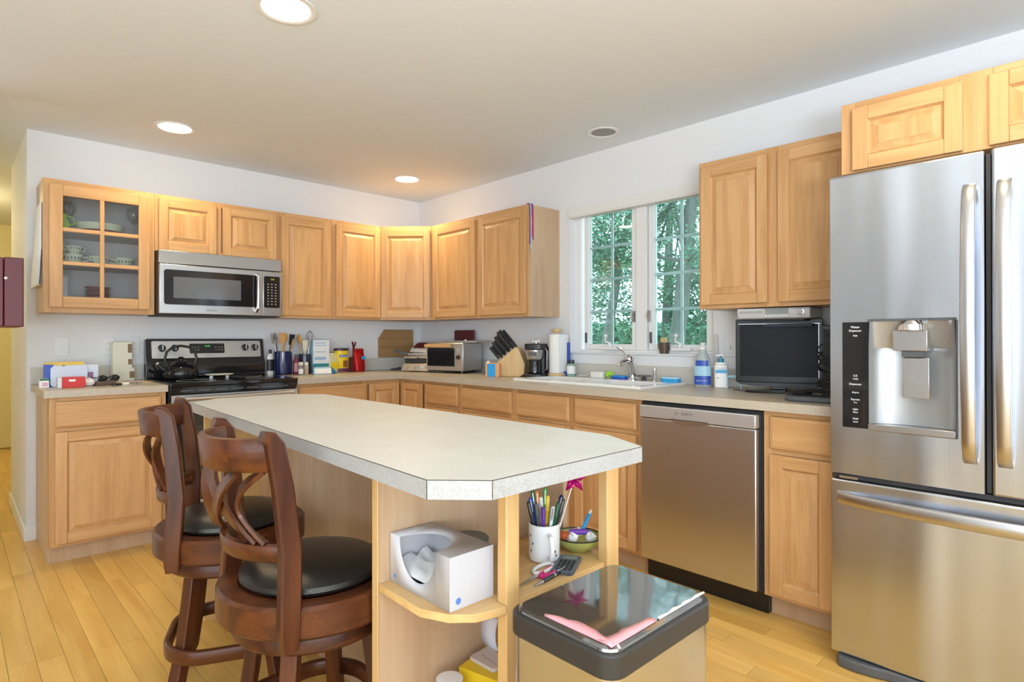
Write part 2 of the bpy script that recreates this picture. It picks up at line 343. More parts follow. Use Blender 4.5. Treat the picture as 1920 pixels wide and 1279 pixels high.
# ------------------------------------------------------------------ window
w = tag(thing('window_1', 'white casement window above the sink', None, (0, 0, 0)), kind='structure')
fx0, fx1 = 0.045, 0.115
b = B()
b.box(fx0, fx1, WY1 - 0.055, WY1, WZ0, WZ1); b.box(fx0, fx1, WY0, WY0 + 0.03, WZ0, WZ1)
b.box(fx0, fx1, WY0 + 0.03, WY1 - 0.055, WZ0, WZ0 + 0.022); b.box(fx0, fx1, WY0 + 0.03, WY1 - 0.055, WZ1 - 0.03, WZ1)
b.box(fx0 - 0.004, fx1, -2.385, -2.305, WZ0 + 0.022, WZ1 - 0.03)
b.obj('window_frame', trim_m, w, bevel=0.003)
for (g0, g1) in ((-2.265, -1.913), (-2.779, -2.427)):
    gz0, gz1 = 1.157, 2.035
    a0, a1 = g0 - 0.038, g1 + 0.036
    b = B(); x0, x1 = 0.055, 0.098
    b.box(x0, x1, a0, g0, 1.121, 2.069); b.box(x0, x1, g1, a1, 1.121, 2.069); b.box(x0, x1, g0, g1, 1.121, gz0); b.box(x0, x1, g0, g1, gz1, 2.069)
    sash = b.obj('sash', trim_m, w, bevel=0.003)
    B().box(0.080, 0.084, g0, g1, gz0, gz1).obj('pane', win_glass, sash)
    b = B()
    mid = (g0 + g1) / 2
    b.box(0.0865, 0.0925, mid - 0.009, mid + 0.009, gz0, gz1)
    for k in (1, 2, 3):
        z = gz0 + (gz1 - gz0) * k / 4
        b.box(0.0866, 0.0924, g0, mid - 0.009, z - 0.009, z + 0.009); b.box(0.0866, 0.0924, mid + 0.009, g1, z - 0.009, z + 0.009)
    b.obj('grille', trim_m, sash)
    # crank operator and side latch
    cy = mid - 0.02
    B().box(0.015, 0.055, cy - 0.075, cy + 0.055, 1.121, 1.139).lathe([(0.012, 0), (0.009, 0.03)], (0.03, cy, 1.139), 12).tube([(0.03, cy, 1.165), (0.01, cy + 0.02, 1.175), (0.0, cy + 0.012, 1.20)], 0.006, 8).sphere((-0.002, cy + 0.008, 1.212), 0.012).obj('crank_handle', white, w, bevel=0.002)
    B().box(0.042, 0.054, g1 + 0.012, g1 + 0.022, 1.165, 1.235).obj('sash_label', darkgrey, w)
    sy = (g0 - 0.022) if g0 > -2.3 else (g1 + 0.024)
    B().box(0.036, 0.054, sy - 0.008, sy + 0.008, 1.30, 1.37).tube([(0.036, sy, 1.36), (0.018, sy, 1.352), (0.012, sy, 1.325)], 0.005).obj('latch', satin, w)
tag(B().box(-0.02, 0.040, WY0 - 0.02, WY1 - 0.002, 2.025, 2.098).box(-0.024, -0.02, WY0 - 0.02, WY1 - 0.002, 2.035, 2.06).obj('roller_blind', mat('blind_fabric', (0.80, 0.80, 0.79), 0.7), bevel=0.006), 'white rolled up blind in its casing along the top of the window', 'blind')
tag(B().box(-0.016, 0.044, WY0 - 0.03, WY1 + 0.02, WZ0 - 0.0045, WZ0 + 0.004).obj('trim_1', trim_m, bevel=0.002), kind='structure')

# ------------------------------------------------------------------ ceiling cans
def can_light(x, y, lit, label, power=0, r=0.095):
    c = thing('ceiling_light', label, 'ceiling light', (x, y, H), group='recessed ceiling lights')
    B().lathe([(r, 0), (r + 0.012, -0.002), (r + 0.012, -0.006), (r, -0.008), (r - 0.012, -0.004), (r - 0.012, -0.0008), (r, -0.0008)], n=40, cap=False).obj('trim_ring', white, c)
    lens = mat('lamp_lens_lit', (0.9, 0.88, 0.8), 0.4, emit=(1.0, 0.90, 0.70), estr=14) if lit else mat('lamp_lens_dark', (0.30, 0.30, 0.31), 0.5)
    B().lathe([(r - 0.012, -0.0006), (r - 0.03, -0.0035), (0.001, -0.0045)], n=40).obj('lens', lens, c)
    if lit:
        light('SPOT', 'can_lamp', (x, y, H - 0.03), power, (1.0, 0.76, 0.42), spot_size=R(150), spot_blend=0.7, shadow_soft_size=0.07)
    return c
can_light(-2.235, -2.30, True, 'lit recessed ceiling light nearest the camera at the top edge', 15, 0.10)
can_light(-2.185, -0.62, True, 'lit recessed ceiling light in front of the glass door cabinet', 24, 0.10)
can_light(-0.545, -0.60, True, 'lit recessed ceiling light over the corner cabinets', 34, 0.10)
can_light(-0.275, -2.29, False, 'unlit grey recessed ceiling light near the sink window', 0, 0.085)
light('SPOT', 'can_lamp', (-1.15, -4.15, H - 0.03), 27, (1.0, 0.76, 0.42), spot_size=R(150), spot_blend=0.7, shadow_soft_size=0.07)
light('POINT', 'hall_lamp', (-3.4, 2.3, 2.2), 38, (1.0, 0.82, 0.42), shadow_soft_size=0.1)

# ------------------------------------------------------------------ cabinet builders (local: x along the front, -y outwards, z up)
def door(parent, x0, x1, z0, z1, name='door', st=0.052, y=0.0, label=None):
    """frame-and-raised-panel door; returns the frame object with the panel as its child"""
    t = 0.020; b = B(); yf = y - t
    b.box(x0, x0 + st, yf, y - 0.001, z0, z1, 0); b.box(x1 - st, x1, yf, y - 0.001, z0, z1, 0)
    b.box(x0 + st, x1 - st, yf, y - 0.001, z0, z0 + st, 1); b.box(x0 + st, x1 - st, yf, y - 0.001, z1 - st, z1, 1)
    # routed inner slope
    a0, a1, c0, c1 = x0 + st, x1 - st, z0 + st, z1 - st; k = 0.007; yi = yf + 0.009
    for p in (((a0, yf, c0), (a1, yf, c0), (a1 - k, yi, c0 + k), (a0 + k, yi, c0 + k)), ((a0, yf, c1), (a1, yf, c1), (a1 - k, yi, c1 - k), (a0 + k, yi, c1 - k)),
              ((a0, yf, c0), (a0, yf, c1), (a0 + k, yi, c1 - k), (a0 + k, yi, c0 + k)), ((a1, yf, c0), (a1, yf, c1), (a1 - k, yi, c1 - k), (a1 - k, yi, c0 + k))):
        b.face(p, 0)
    o = b.obj(name, [oak_z, oak_x], parent, bevel=0.0025)
    b = B(); q = 0.020; e = k + 0.004; yb = yf + 0.0095; yt = yf + 0.001
    A = [(a0 + e, yb, c0 + e), (a1 - e, yb, c0 + e), (a1 - e, yb, c1 - e), (a0 + e, yb, c1 - e)]
    Bq = [(a0 + e + q, yt + 0.002, c0 + e + q), (a1 - e - q, yt + 0.002, c0 + e + q), (a1 - e - q, yt + 0.002, c1 - e - q), (a0 + e + q, yt + 0.002, c1 - e - q)]
    q2 = q + 0.003
    Cq = [(a0 + e + q2, yt, c0 + e + q2), (a1 - e - q2, yt, c0 + e + q2), (a1 - e - q2, yt, c1 - e - q2), (a0 + e + q2, yt, c1 - e - q2)]
    O = [(a0 - 0.002, yb + 0.001, c0 - 0.002), (a1 + 0.002, yb + 0.001, c0 - 0.002), (a1 + 0.002, yb + 0.001, c1 + 0.002), (a0 - 0.002, yb + 0.001, c1 + 0.002)]
    Bk = [(p[0], y - 0.004, p[2]) for p in O]
    b.rings([Bk, O, A, Bq, Cq], 0)
    b.obj('panel', oak_z, o, sharp=8)
    return o
def drawer(parent, x0, x1, z0, z1, y=0.0):
    b = B(); k = 0.012; yf = y - 0.020
    P = lambda yy, i: [(x0 + i, yy, z0 + i), (x1 - i, yy, z0 + i), (x1 - i, yy, z1 - i), (x0 + i, yy, z1 - i)]
    b.rings([P(y - 0.001, 0), P(yf + 0.007, 0), P(yf + 0.003, 0.004), P(yf + 0.003, 0.007), P(yf, k), ], 0)
    return b.obj('drawer', oak_x, parent, sharp=20)
def cabinet(name, label, loc, rz, w, h, depth, stiles, rails, doors=(), drawers=(), toe=0, group=None, body_top=None):
    c = thing(name, label, 'cabinet', loc, rz, group)
    b = B(); b.box(0, w, 0.019, depth, toe, body_top or h)
    if toe: b.box(0.0, w, 0.075, depth, 0.0, toe - 0.0005)
    b.obj('body', [ply_z], c)
    b = B()
    for (a, z) in stiles: b.box(a, z, 0, 0.0185, toe, h, 0)
    xs = sorted(stiles)
    for (z0, z1) in rails:
        for (s0, s1) in zip(xs, xs[1:]):
            if s1[0] > s0[1]: b.box(s0[1], s1[0], 0.0004, 0.0185, z0, z1, 1)
    b.obj('face_frame', [oak_z, oak_x], c, bevel=0.0012, seg=1)
    for dd in doors: door(c, *dd)
    for dd in drawers: drawer(c, *dd)
    return c

# ---- upper cabinets on the stove wall
UZ, UT, UD = 1.345, 2.10, 0.314
uh = UT - UZ
GW = 'wall cabinets on the stove wall'
# glass-door cabinet (open box)
gx0, gx1 = -2.774, -2.222
gc = thing('glass_cabinet', 'oak wall cabinet with a six pane glass door', 'cabinet', (gx0, -UD, UZ), 0)
W = gx1 - gx0
inner = mat('cabinet_lining', (0.50, 0.47, 0.46), 0.6)
b = B(); b.box(0, 0.016, 0.019, UD - 0.001, 0, uh, 0); b.box(W - 0.016, W, 0.019, UD - 0.001, 0, uh, 0); b.box(0.016, W - 0.016, 0.019, UD - 0.001, 0, 0.016, 0); b.box(0.016, W - 0.016, 0.019, UD - 0.001, uh - 0.016, uh, 0)
b.box(0.016, W - 0.016, UD - 0.008, UD - 0.001, 0.016, uh - 0.016, 1)
b.obj('body', [ply_z, inner], gc)
b = B(); b.box(0, 0.04, 0, 0.0185, 0, uh, 0); b.box(W - 0.04, W, 0, 0.0185, 0, uh, 0); b.box(0.04, W - 0.04, 0, 0.0185, 0, 0.04, 1); b.box(0.04, W - 0.04, 0, 0.0185, uh - 0.04, uh, 1)
b.obj('face_frame', [oak_z, oak_x], gc, bevel=0.0012)
dx0, dx1, dz0, dz1, st = 0.027, W - 0.027, 0.030, uh - 0.030, 0.062
b = B(); b.box(dx0, dx0 + st, -0.020, -0.001, dz0, dz1, 0); b.box(dx1 - st, dx1, -0.020, -0.001, dz0, dz1, 0)
b.box(dx0 + st, dx1 - st, -0.020, -0.001, dz0, dz0 + st, 1); b.box(dx0 + st, dx1 - st, -0.020, -0.001, dz1 - st, dz1, 1)
gd = b.obj('door', [oak_z, oak_x], gc, bevel=0.003)
b = B(); mx = (dx0 + dx1) / 2; b.box(mx - 0.011, mx + 0.011, -0.019, -0.006, dz0 + st, dz1 - st, 0)
for k in (1, 2):
    z = dz0 + st + (dz1 - dz0 - 2 * st) * k / 3
    b.box(dx0 + st, mx - 0.011, -0.0185, -0.0065, z - 0.011, z + 0.011, 1); b.box(mx + 0.011, dx1 - st, -0.0185, -0.0065, z - 0.011, z + 0.011, 1)
b.obj('muntin_grille', [oak_z, oak_x], gd, bevel=0.002)
B().box(dx0 + st - 0.003, dx1 - st + 0.003, -0.0055, -0.003, dz0 + st - 0.003, dz1 - st + 0.003).obj('glass_pane', cab_glass, gd)
SH = [dz0 + st + (dz1 - dz0 - 2 * st) * k / 3 for k in (1, 2)]
for z in SH: B().box(0.017, W - 0.017, 0.025, UD - 0.009, z - 0.009, z + 0.009).obj('shelf', inner, gc)
# crockery inside
gy = -UD + 0.15
def cup(x, y, z, label, rz=0, s=1.0):
    c = thing('soup_cup', label, 'cup', (x, y, z), rz, 'floral soup cups behind the glass door')
    B().lathe([(0.025 * s, 0), (0.028 * s, 0.004), (0.045 * s, 0.02), (0.058 * s, 0.058 * s), (0.055 * s, 0.058 * s), (0.043 * s, 0.022), (0.02, 0.008)], n=20).obj('bowl', cgreen, c)
    B().tube([(0.052 * s, 0, 0.045), (0.078 * s, 0, 0.048), (0.078 * s, 0, 0.026), (0.048 * s, 0, 0.02)], 0.005, 6).obj('handle', cgreen, c)
    B().tube([(-0.052 * s, 0, 0.045), (-0.078 * s, 0, 0.048), (-0.078 * s, 0, 0.026), (-0.048 * s, 0, 0.02)], 0.005, 6).obj('handle', cgreen, c)
    b = B()
    for k in range(6):
        a = -PI / 2 + (k - 2.5) * 0.35; b.sphere((0.052 * s * math.cos(a), 0.052 * s * math.sin(a), 0.036), 0.006, 6, sc=(0.6, 0.6, 1.5))
    tag(b.obj('painted_flowers', [mat('flower_paint', (0.12, 0.10, 0.16), 0.5)], c), kind='stuff')
    return c
z1 = UZ + SH[0] + 0.0092; z2 = UZ + SH[1] + 0.0092; z0 = UZ + 0.0165
cup(gx0 + 0.150, gy - 0.02, z1, 'pale green floral two-handled cup, leftmost on the middle cabinet shelf')
cup(gx0 + 0.2865, gy - 0.035, z1, 'pale green floral cup at the middle of the cabinet shelf', 0.7, 0.95)
cup(gx0 + 0.415, gy - 0.01, z1, 'pale green floral cup, rightmost on the middle cabinet shelf', 0.2)
cup(gx0 + 0.160, gy - 0.015, z1 + 0.0595, 'small pale green cup stacked upon the leftmost floral cup', 0.4, 0.8)
c = thing('serving_bowl', 'wide cream and red serving bowl on the top cabinet shelf', 'bowl', (gx0 + 0.29, gy, z2))
B().lathe([(0.07, 0), (0.10, 0.004), (0.116, 0.022), (0.113, 0.022), (0.09, 0.010), (0.01, 0.008)], n=32).obj('base', rust, c)
B().lathe([(0.1165, 0.0225), (0.128, 0.055), (0.126, 0.062), (0.121, 0.058), (0.112, 0.0225)], n=32, cap=False).obj('rim', cgreen, c)
c = thing('glass_pitcher', 'small green and clear glass pitcher at the left of the top shelf', 'pitcher', (gx0 + 0.105, gy - 0.02, z2))
B().lathe([(0.028, 0), (0.036, 0.03), (0.03, 0.06), (0.02, 0.08), (0.024, 0.10), (0.02, 0.10), (0.016, 0.08), (0.026, 0.055), (0.03, 0.03), (0.01, 0.006)], n=18).obj('body', lime, c)
B().tube([(0.034, 0, 0.04), (0.058, 0, 0.05), (0.05, 0, 0.085), (0.02, 0, 0.092)], 0.004, 6).obj('handle', lime, c)
def goblet(x, y, z, label):
    c = thing('wine_glass', label, 'glass', (x, y, z), 0, 'stemmed glasses on the top cabinet shelf')
    g = mat('clear_glass', (0.75, 0.78, 0.8), 0.05, trans=0.85)
    B().lathe([(0.03, 0), (0.004, 0.006), (0.004, 0.09), (0.012, 0.10)], n=14).obj('stem', g, c)
    B().lathe([(0.012, 0.1001), (0.036, 0.13), (0.040, 0.165), (0.034, 0.19), (0.033, 0.19), (0.038, 0.165), (0.01, 0.105)], n=18).obj('bowl', g, c)
goblet(gx0 + 0.135, gy + 0.085, z2, 'stemmed glass at the left behind the green pitcher')
goblet(gx0 + 0.475, gy + 0.02, z2, 'stemmed glass at the right of the serving bowl')
pl0 = None
def plate_mesh(r, m): return B().lathe([(r * 0.6, 0), (r * 0.72, 0.003), (r, 0.012), (r, 0.0145), (r * 0.7, 0.006), (0.005, 0.004)], n=28)
for k in range(8):
    nm = ['lowest', 'second', 'third', 'fourth', 'fifth', 'sixth', 'seventh', 'topmost'][k]
    if k == 0: pl0 = plate_mesh(0.068, 0).obj('plate', mat('red_glaze', (0.34, 0.09, 0.075), 0.25)); pl0.location = (gx0 + 0.28, gy, z0 + 0.0308); o = pl0
    else: o = dup(pl0, loc=(gx0 + 0.28, gy, z0 + 0.0308 + 0.0146 * k))
    tag(o, 'red plate in the glass cabinet, %s of its stack' % nm, 'plate', 'red plates stacked in the glass cabinet')
o = plate_mesh(0.115, 0).obj('plate', ceramic); o.location = (gx0 + 0.29, gy - 0.0, z0 + 0.0155); tag(o, 'wide white dinner plate right under the red plates', 'plate', 'white plates in the glass cabinet')
dup(o, 'wide white dinner plate on the cabinet floor, under the other white one', loc=(gx0 + 0.29, gy, z0))
o = plate_mesh(0.05, 0).obj('saucer', cgreen); o.location = (gx0 + 0.105, gy - 0.06, z0); tag(o, 'small green saucer at the lower left of the glass cabinet', 'saucer')

cabinet('wall_cabinet', 'short oak double-door wall cabinet above the microwave', (-2.221, -UD, 1.745), 0, 0.789, UT - 1.745, UD - 0.001,
        [(0, 0.03), (0.352, 0.392), (0.749, 0.789)], [(0, 0.02), (UT - 1.745 - 0.035, UT - 1.745)],
        [(0.019, 0.358, 0.006, 0.330), (0.400, 0.760, 0.006, 0.330)], group=GW)
def upper(label, loc, rz, w, d0, d1, depth=UD - 0.001):
    return cabinet('wall_cabinet', label, loc, rz, w, uh, depth, [(0, 0.035), (w - 0.035, w)], [(0, 0.04), (uh - 0.04, uh)], [(d0, d1, 0.018, uh - 0.030)], group='single door wall cabinets')
upper('oak wall cabinet just right of the microwave', (-1.431, -UD, UZ), 0, 0.400, 0.006, 0.379)
upper('narrow oak wall cabinet left of the angled corner one', (-1.030, -UD, UZ), 0, 0.419, 0.027, 0.414)
# diagonal corner cabinet
c = thing('corner_cabinet', 'angled oak corner wall cabinet between the two walls', 'cabinet', (-0.61, -UD, UZ), R(-45))
dl = (0.61 - UD) * math.sqrt(2)
M = Matrix.Rotation(R(45), 4, 'Z') @ Matrix.Translation((0.61, UD, 0))
b = B().prism([(-0.6095, -UD + 0.013), (-UD + 0.013, -0.6095), (-0.001, -0.6095), (-0.001, -0.001), (-0.6095, -0.001)], 0, uh); b.xf(M); b.obj('body', ply_z, c)
b = B(); b.box(0.001, 0.04, 0, 0.018, 0, uh, 0); b.box(dl - 0.04, dl - 0.001, 0, 0.018, 0, uh, 0); b.box(0.04, dl - 0.04, 0.0003, 0.018, 0, 0.04, 1); b.box(0.04, dl - 0.04, 0.0003, 0.018, uh - 0.04, uh, 1)
b.obj('face_frame', [oak_z, oak_x], c, bevel=0.0012)
door(c, 0.012, dl - 0.012, 0.018, uh - 0.030)
upper('oak wall cabinet right of the angled corner one', (-UD, -0.611, UZ), R(-90), 0.564, 0.045, 0.549)
upper('end oak wall cabinet with cords hung on its corner, left of the window', (-UD, -1.176, UZ), R(-90), 0.522, 0.022, 0.508)
# right of window
c = cabinet('wall_cabinet', 'oak double-door wall cabinet right of the window', (-UD, -2.934, UZ), R(-90), 0.762, uh, UD - 0.001,
            [(0, 0.035), (0.345, 0.416), (0.727, 0.762)], [(0, 0.055), (uh - 0.04, uh)], [(0.018, 0.357, 0.020, uh - 0.030), (0.405, 0.745, 0.020, uh - 0.030)])
c = cabinet('fridge_cabinet', 'deep short oak cabinet above the refrigerator', (-0.62, -3.699, 1.83), R(-90), 0.93, 0.27, 0.619,
            [(0, 0.05), (0.37, 0.46), (0.88, 0.93)], [(0, 0.01), (0.235, 0.27)], [(0.042, 0.380, 0.006, 0.242), (0.450, 0.79, 0.006, 0.242)])

# ---- base cabinets
BZ = T - 0.0385
def base(label, loc, rz, w, stiles, doors, drawers, depth=0.609, rails=None, body_top=None):
    return cabinet('base_cabinet', label, loc, rz, w, BZ, depth, stiles, rails or [(0.10, 0.125), (0.705, 0.735), (BZ - 0.022, BZ)], doors, drawers, toe=0.10, group='base cabinets', body_top=body_top)
bw = 0.545
base('oak base cabinet left of the stove', (-2.775, -0.61, 0), 0, bw, [(0, 0.04), (bw - 0.04, bw)], [(0.025, bw - 0.025, 0.118, 0.705)], [(0.025, bw - 0.025, 0.730, 0.866)])
base('oak base cabinet right of the stove', (-1.448, -0.61, 0), 0, 0.548, [(0, 0.03), (0.508, 0.548)], [(0.018, 0.262, 0.118, 0.705), (0.280, 0.524, 0.118, 0.705)], [(0.018, 0.528, 0.730, 0.866)])
# corner unit: bodies meet in an L
c = thing('corner_base_cabinet', 'oak corner base cabinet with two narrow doors at right angles', 'cabinet', (-0.61, -0.61, 0))
b = B(); b.prism([(-0.289, 0.019), (0.019, 0.019), (0.019, -0.309), (0.609, -0.309), (0.609, 0.609), (-0.289, 0.609)], 0.10, BZ)
b.prism([(-0.289, 0.075), (0.075, 0.075), (0.075, -0.309), (0.608, -0.309), (0.608, 0.608), (-0.289, 0.608)], 0, 0.0995)
b.obj('body', ply_z, c)
b = B(); b.box(-0.289, -0.012, 0, 0.0185, BZ - 0.03, BZ, 0); b.box(-0.289, -0.012, 0, 0.0185, 0.10, 0.125, 0); b.box(0, 0.0185, -0.309, -0.0, BZ - 0.03, BZ, 0); b.box(0, 0.0185, -0.309, 0, 0.10, 0.125, 0)
b.box(-0.012, 0.0185, 0.0, 0.0185, 0.10, BZ, 0)
b.obj('face_frame', [oak_x], c)
door(c, -0.283, -0.026, 0.118, 0.862, st=0.05)
dh = bpy.data.objects.new('door_pivot', None)
bpy.data.objects.remove(dh)
o = door(c, 0.030, 0.300, 0.118, 0.862, st=0.05); o.rotation_euler = (0, 0, R(-90))
base('narrow oak base cabinet with one small drawer, next to the corner', (-0.61, -0.920, 0), R(-90), 0.425, [(0, 0.025), (0.40, 0.425)], [(0.036, 0.404, 0.118, 0.705)], [(0.036, 0.404, 0.730, 0.866)])
base('oak base cabinet with two false drawers under the sink', (-0.61, -1.346, 0), R(-90), 0.990, [(0, 0.02), (0.485, 0.555), (0.955, 0.99)], [(0.016, 0.502, 0.118, 0.705), (0.544, 0.966, 0.118, 0.705)], [(0.016, 0.502, 0.730, 0.866), (0.544, 0.966, 0.730, 0.866)], body_top=0.72)
base('oak base cabinet left of the dishwasher', (-0.61, -2.337, 0), R(-90), 0.443, [(0, 0.025), (0.405, 0.443)], [(0.016, 0.420, 0.118, 0.705)], [(0.016, 0.420, 0.730, 0.866)], body_top=0.72)
base('oak base cabinet between dishwasher and refrigerator', (-0.61, -3.392, 0), R(-90), 0.300, [(0, 0.035), (0.265, 0.30)], [(0.030, 0.275, 0.118, 0.705)], [(0.030, 0.275, 0.730, 0.866)])

# ---- countertops
def counter(name, label, boxes, splash, cat='countertop'):
    c = thing(name, label, cat)
    b = B()
    for (x0, x1, y0, y1) in boxes: b.box(x0, x1, y0, y1, T - 0.038, T)
    b.obj('slab', lam_run, c)
    b = B()
    for (x0, x1, y0, y1) in splash: b.box(x0, x1, y0, y1, T, T + 0.10)
    b.obj('backsplash', mat('laminate_splash', (0.60, 0.58, 0.53), 0.45, noise=0.08, nscale=150), c, bevel=0.002)
    return c
counter('countertop', 'short beige laminate countertop left of the stove', [(-2.800, -2.226, -0.643, -0.001)], [(-2.800, -2.226, -0.02, -0.001)])
SX0, SX1, SY0, SY1 = -0.465, -0.115, -2.665, -1.795
counter('countertop', 'long beige laminate countertop around the corner and sink', [(-1.446, -0.001, -0.643, -0.001), (-0.643, -0.001, SY1, -0.643), (-0.643, SX0, SY0, SY1), (SX1, -0.001, SY0, SY1), (-0.643, -0.001, -3.695, SY0)],
        [(-1.446, -0.021, -0.02, -0.001), (-0.02, -0.001, -3.695, -0.001)])
# ---- sink
s = thing('sink', 'white double bowl drop-in kitchen sink', 'sink', (0, 0, T))
b = B(); zt = 0.014
X0_, X1_, Y0_, Y1_ = -0.505, -0.055, -2.705, -1.745
ym = (SY0 + SY1) / 2
ix0, ix1 = SX0 + 0.006, SX1 - 0.045
for r_ in ((X0_, ix0, Y0_, Y1_), (ix1, X1_, Y0_, Y1_), (ix0, ix1, Y0_, SY0 + 0.006), (ix0, ix1, SY1 - 0.006, Y1_), (ix0, ix1, ym - 0.02, ym + 0.02)):
    b.box(r_[0], r_[1], r_[2], r_[3], 0.0004, zt)
b.obj('rim', ceramic, s)
for (a0, a1) in ((SY0 + 0.007, ym - 0.021), (ym + 0.021, SY1 - 0.007)):
    b = B(); b.box(ix0, ix0 + 0.004, a0, a1, -0.18, 0.002); b.box(ix1 - 0.004, ix1, a0, a1, -0.18, 0.002); b.box(ix0 + 0.004, ix1 - 0.004, a0, a0 + 0.004, -0.18, 0.002); b.box(ix0 + 0.004, ix1 - 0.004, a1 - 0.004, a1, -0.18, 0.002); b.box(ix0, ix1, a0, a1, -0.186, -0.18)
    b.obj('basin', ceramic, s)

# ------------------------------------------------------------------ island
ISL = [(-2.498, -3.556), (-2.410, -3.645), (-1.903, -3.641), (-1.819, -3.474), (-1.830, -1.800), (-1.95, -1.665), (-2.275, -1.650), (-2.414, -1.770)]
isl = thing('island', 'long kitchen island with a clipped corner laminate top on oak panels', 'kitchen island', (0, 0, 0))
B().prism(ISL, T - 0.038, T - 0.0019).obj('top_edge', lam_edge, isl)
B().prism(ISL, T - 0.0018, T, 0, 1).obj('top', [lam_top, lam_line], isl)
b = B()
for i in (0, 1, 2, 3):
    x, y = ISL[i]; cx, cy = -2.15, -2.65; dx, dy = (x - cx), (y - cy); L_ = math.hypot(dx, dy); x += dx / L_ * 0.0004; y += dy / L_ * 0.0004
    b.tube([(x, y, T - 0.0375), (x, y, T - 0.0019)], 0.0009, 6)
tag(b.obj('edge_seam', lam_line, isl), kind='stuff')
ZB = T - 0.0385
B().box(-2.137, -2.119, -3.199, -1.79, 0, ZB).obj('back_panel', ply_z, isl)
B().box(-2.1185, -1.85, -3.199, -1.79, 0.1, ZB).obj('body', ply_z, isl)
B().box(-2.400, -1.832, -3.2215, -3.2, 0, ZB).obj('end_panel', ply_z, isl)
B().box(-2.4035, -2.4002, -3.2235, -3.198, 0, ZB).obj('edge_strip', pine_z, isl, bevel=0.001)
B().box(-2.367, -1.85, -1.789, -1.77, 0, ZB).obj('end_panel', pine_z, isl)
B().box(-1.849, -1.831, -3.335, -3.222, 0, ZB).obj('side_panel', ply_z, isl)
b = B().box(-2.254, -2.213, -3.520, -3.489, 0, ZB); b.obj('post', pine_z, isl, bevel=0.003)
B().box(-1.885, -1.833, -3.520, -3.489, 0, ZB).obj('post', pine_z, isl, bevel=0.003)
B().box(-2.212, -1.886, -3.517, -3.499, ZB - 0.02, ZB).obj('top_rail', pine_x, isl)
def shelf(z, name='shelf'):
    po = [(-2.399, -3.2225), (-2.404, -3.40), (-2.375, -3.465), (-2.330, -3.505), (-2.256, -3.522), (-2.256, -3.487), (-2.211, -3.487), (-2.211, -3.512), (-1.887, -3.512), (-1.887, -3.487), (-1.833, -3.487), (-1.833, -3.345), (-1.850, -3.336), (-1.850, -3.2225)]
    B().prism(po[::-1], z - 0.019, z).obj(name, pine_x, isl, bevel=0.0015)
ZS, ZL = 0.60, 0.295
shelf(ZS); shelf(ZL); shelf(0.08)

# ------------------------------------------------------------------ range
st = thing('stove', 'black and stainless electric range between the counters', 'stove', (-2.221, 0, 0))
SW = 0.768
B().box(0.002, SW, -0.63, -0.02, 0.05, 0.912).box(0.03, SW - 0.03, -0.58, -0.05, 0, 0.05).obj('body', blackp, st)
B().prism(rrect(SW + 0.006, 0.615, 0.012, 3, SW / 2 + 0.001, -0.3525), 0.913, 0.936).obj('cooktop', black, st, bevel=0.004)
for (x, y, r_) in ((0.19, -0.49, 0.11), (0.58, -0.49, 0.085), (0.19, -0.23, 0.08), (0.58, -0.23, 0.11)):
    B().lathe([(r_, 0), (r_, 0.0006), (r_ - 0.004, 0.0006), (r_ - 0.004, 0)], (x, y, 0.9362), 36, cap=False).obj('burner_mark', greyp, st)
# backguard
B().prism([(-0.115, 0.937), (-0.02, 0.937), (-0.02, 1.19), (-0.075, 1.195), (-0.10, 1.06), (-0.115, 1.03)], 0.004, SW - 0.004, axis='X').obj('backguard', black, st, bevel=0.005)
def bgpt(z): return -0.1 + 0.025 * (z - 1.06) / 0.135 - 0.003
ang = math.atan2(0.025, 0.135)
pn = B().prism(rrect(0.705, 0.118, 0.012, 4), 0, 0.006); o = pn.obj('control_panel', steel_h, st, bevel=0.001, loc=(SW / 2, bgpt(1.12) + 0.001, 1.122), rot=(R(90) - ang, 0, 0))
def on_panel(name, bb, m, x, z, off=0.0062, **k):
    return bb.obj(name, m, o, loc=(x, z, off), **k)
on_panel('clock_display', B().prism(rrect(0.225, 0.068, 0.006, 3), 0, 0.002), black, -0.012, 0.006)
dsp = [x for x in bpy.data.objects if x.name.startswith('clock_display')][-1]
text('12:45', 0.016, (-0.012, 0.022, 0.0085), (0, 0, 0), mat('green_led', (0, 0.4, 0.1), emit=(0.1, 1, 0.3), estr=0.8), o, 'clock_digits')
b = B()
for i in range(3):
    for sx in (-1, 1):
        for j in range(2): b.box(-0.012 + sx * (0.055 + 0.02 * i) - 0.005, -0.012 + sx * (0.055 + 0.02 * i) + 0.005, -0.006 + j * 0.018, -0.002 + j * 0.018, 0.0082, 0.0086)
tag(b.obj('buttons', greyp, o), kind='stuff')
text('FRIGIDAIRE', 0.010, (0, -0.044, 0.0063), (0, 0, 0), darkgrey, o, 'brand_lettering')
for i, x in enumerate((-0.292, -0.215, 0.242, 0.310)):
    k = on_panel('knob', B().lathe([(0.024, 0), (0.024, 0.006), (0.019, 0.008), (0.018, 0.024), (0.016, 0.026), (0.001, 0.026)], n=24), blackp, x, 0.010)
    B().box(-0.0035, 0.0035, -0.017, 0.017, 0.0262, 0.030).obj('grip', silverp, k, bevel=0.001)
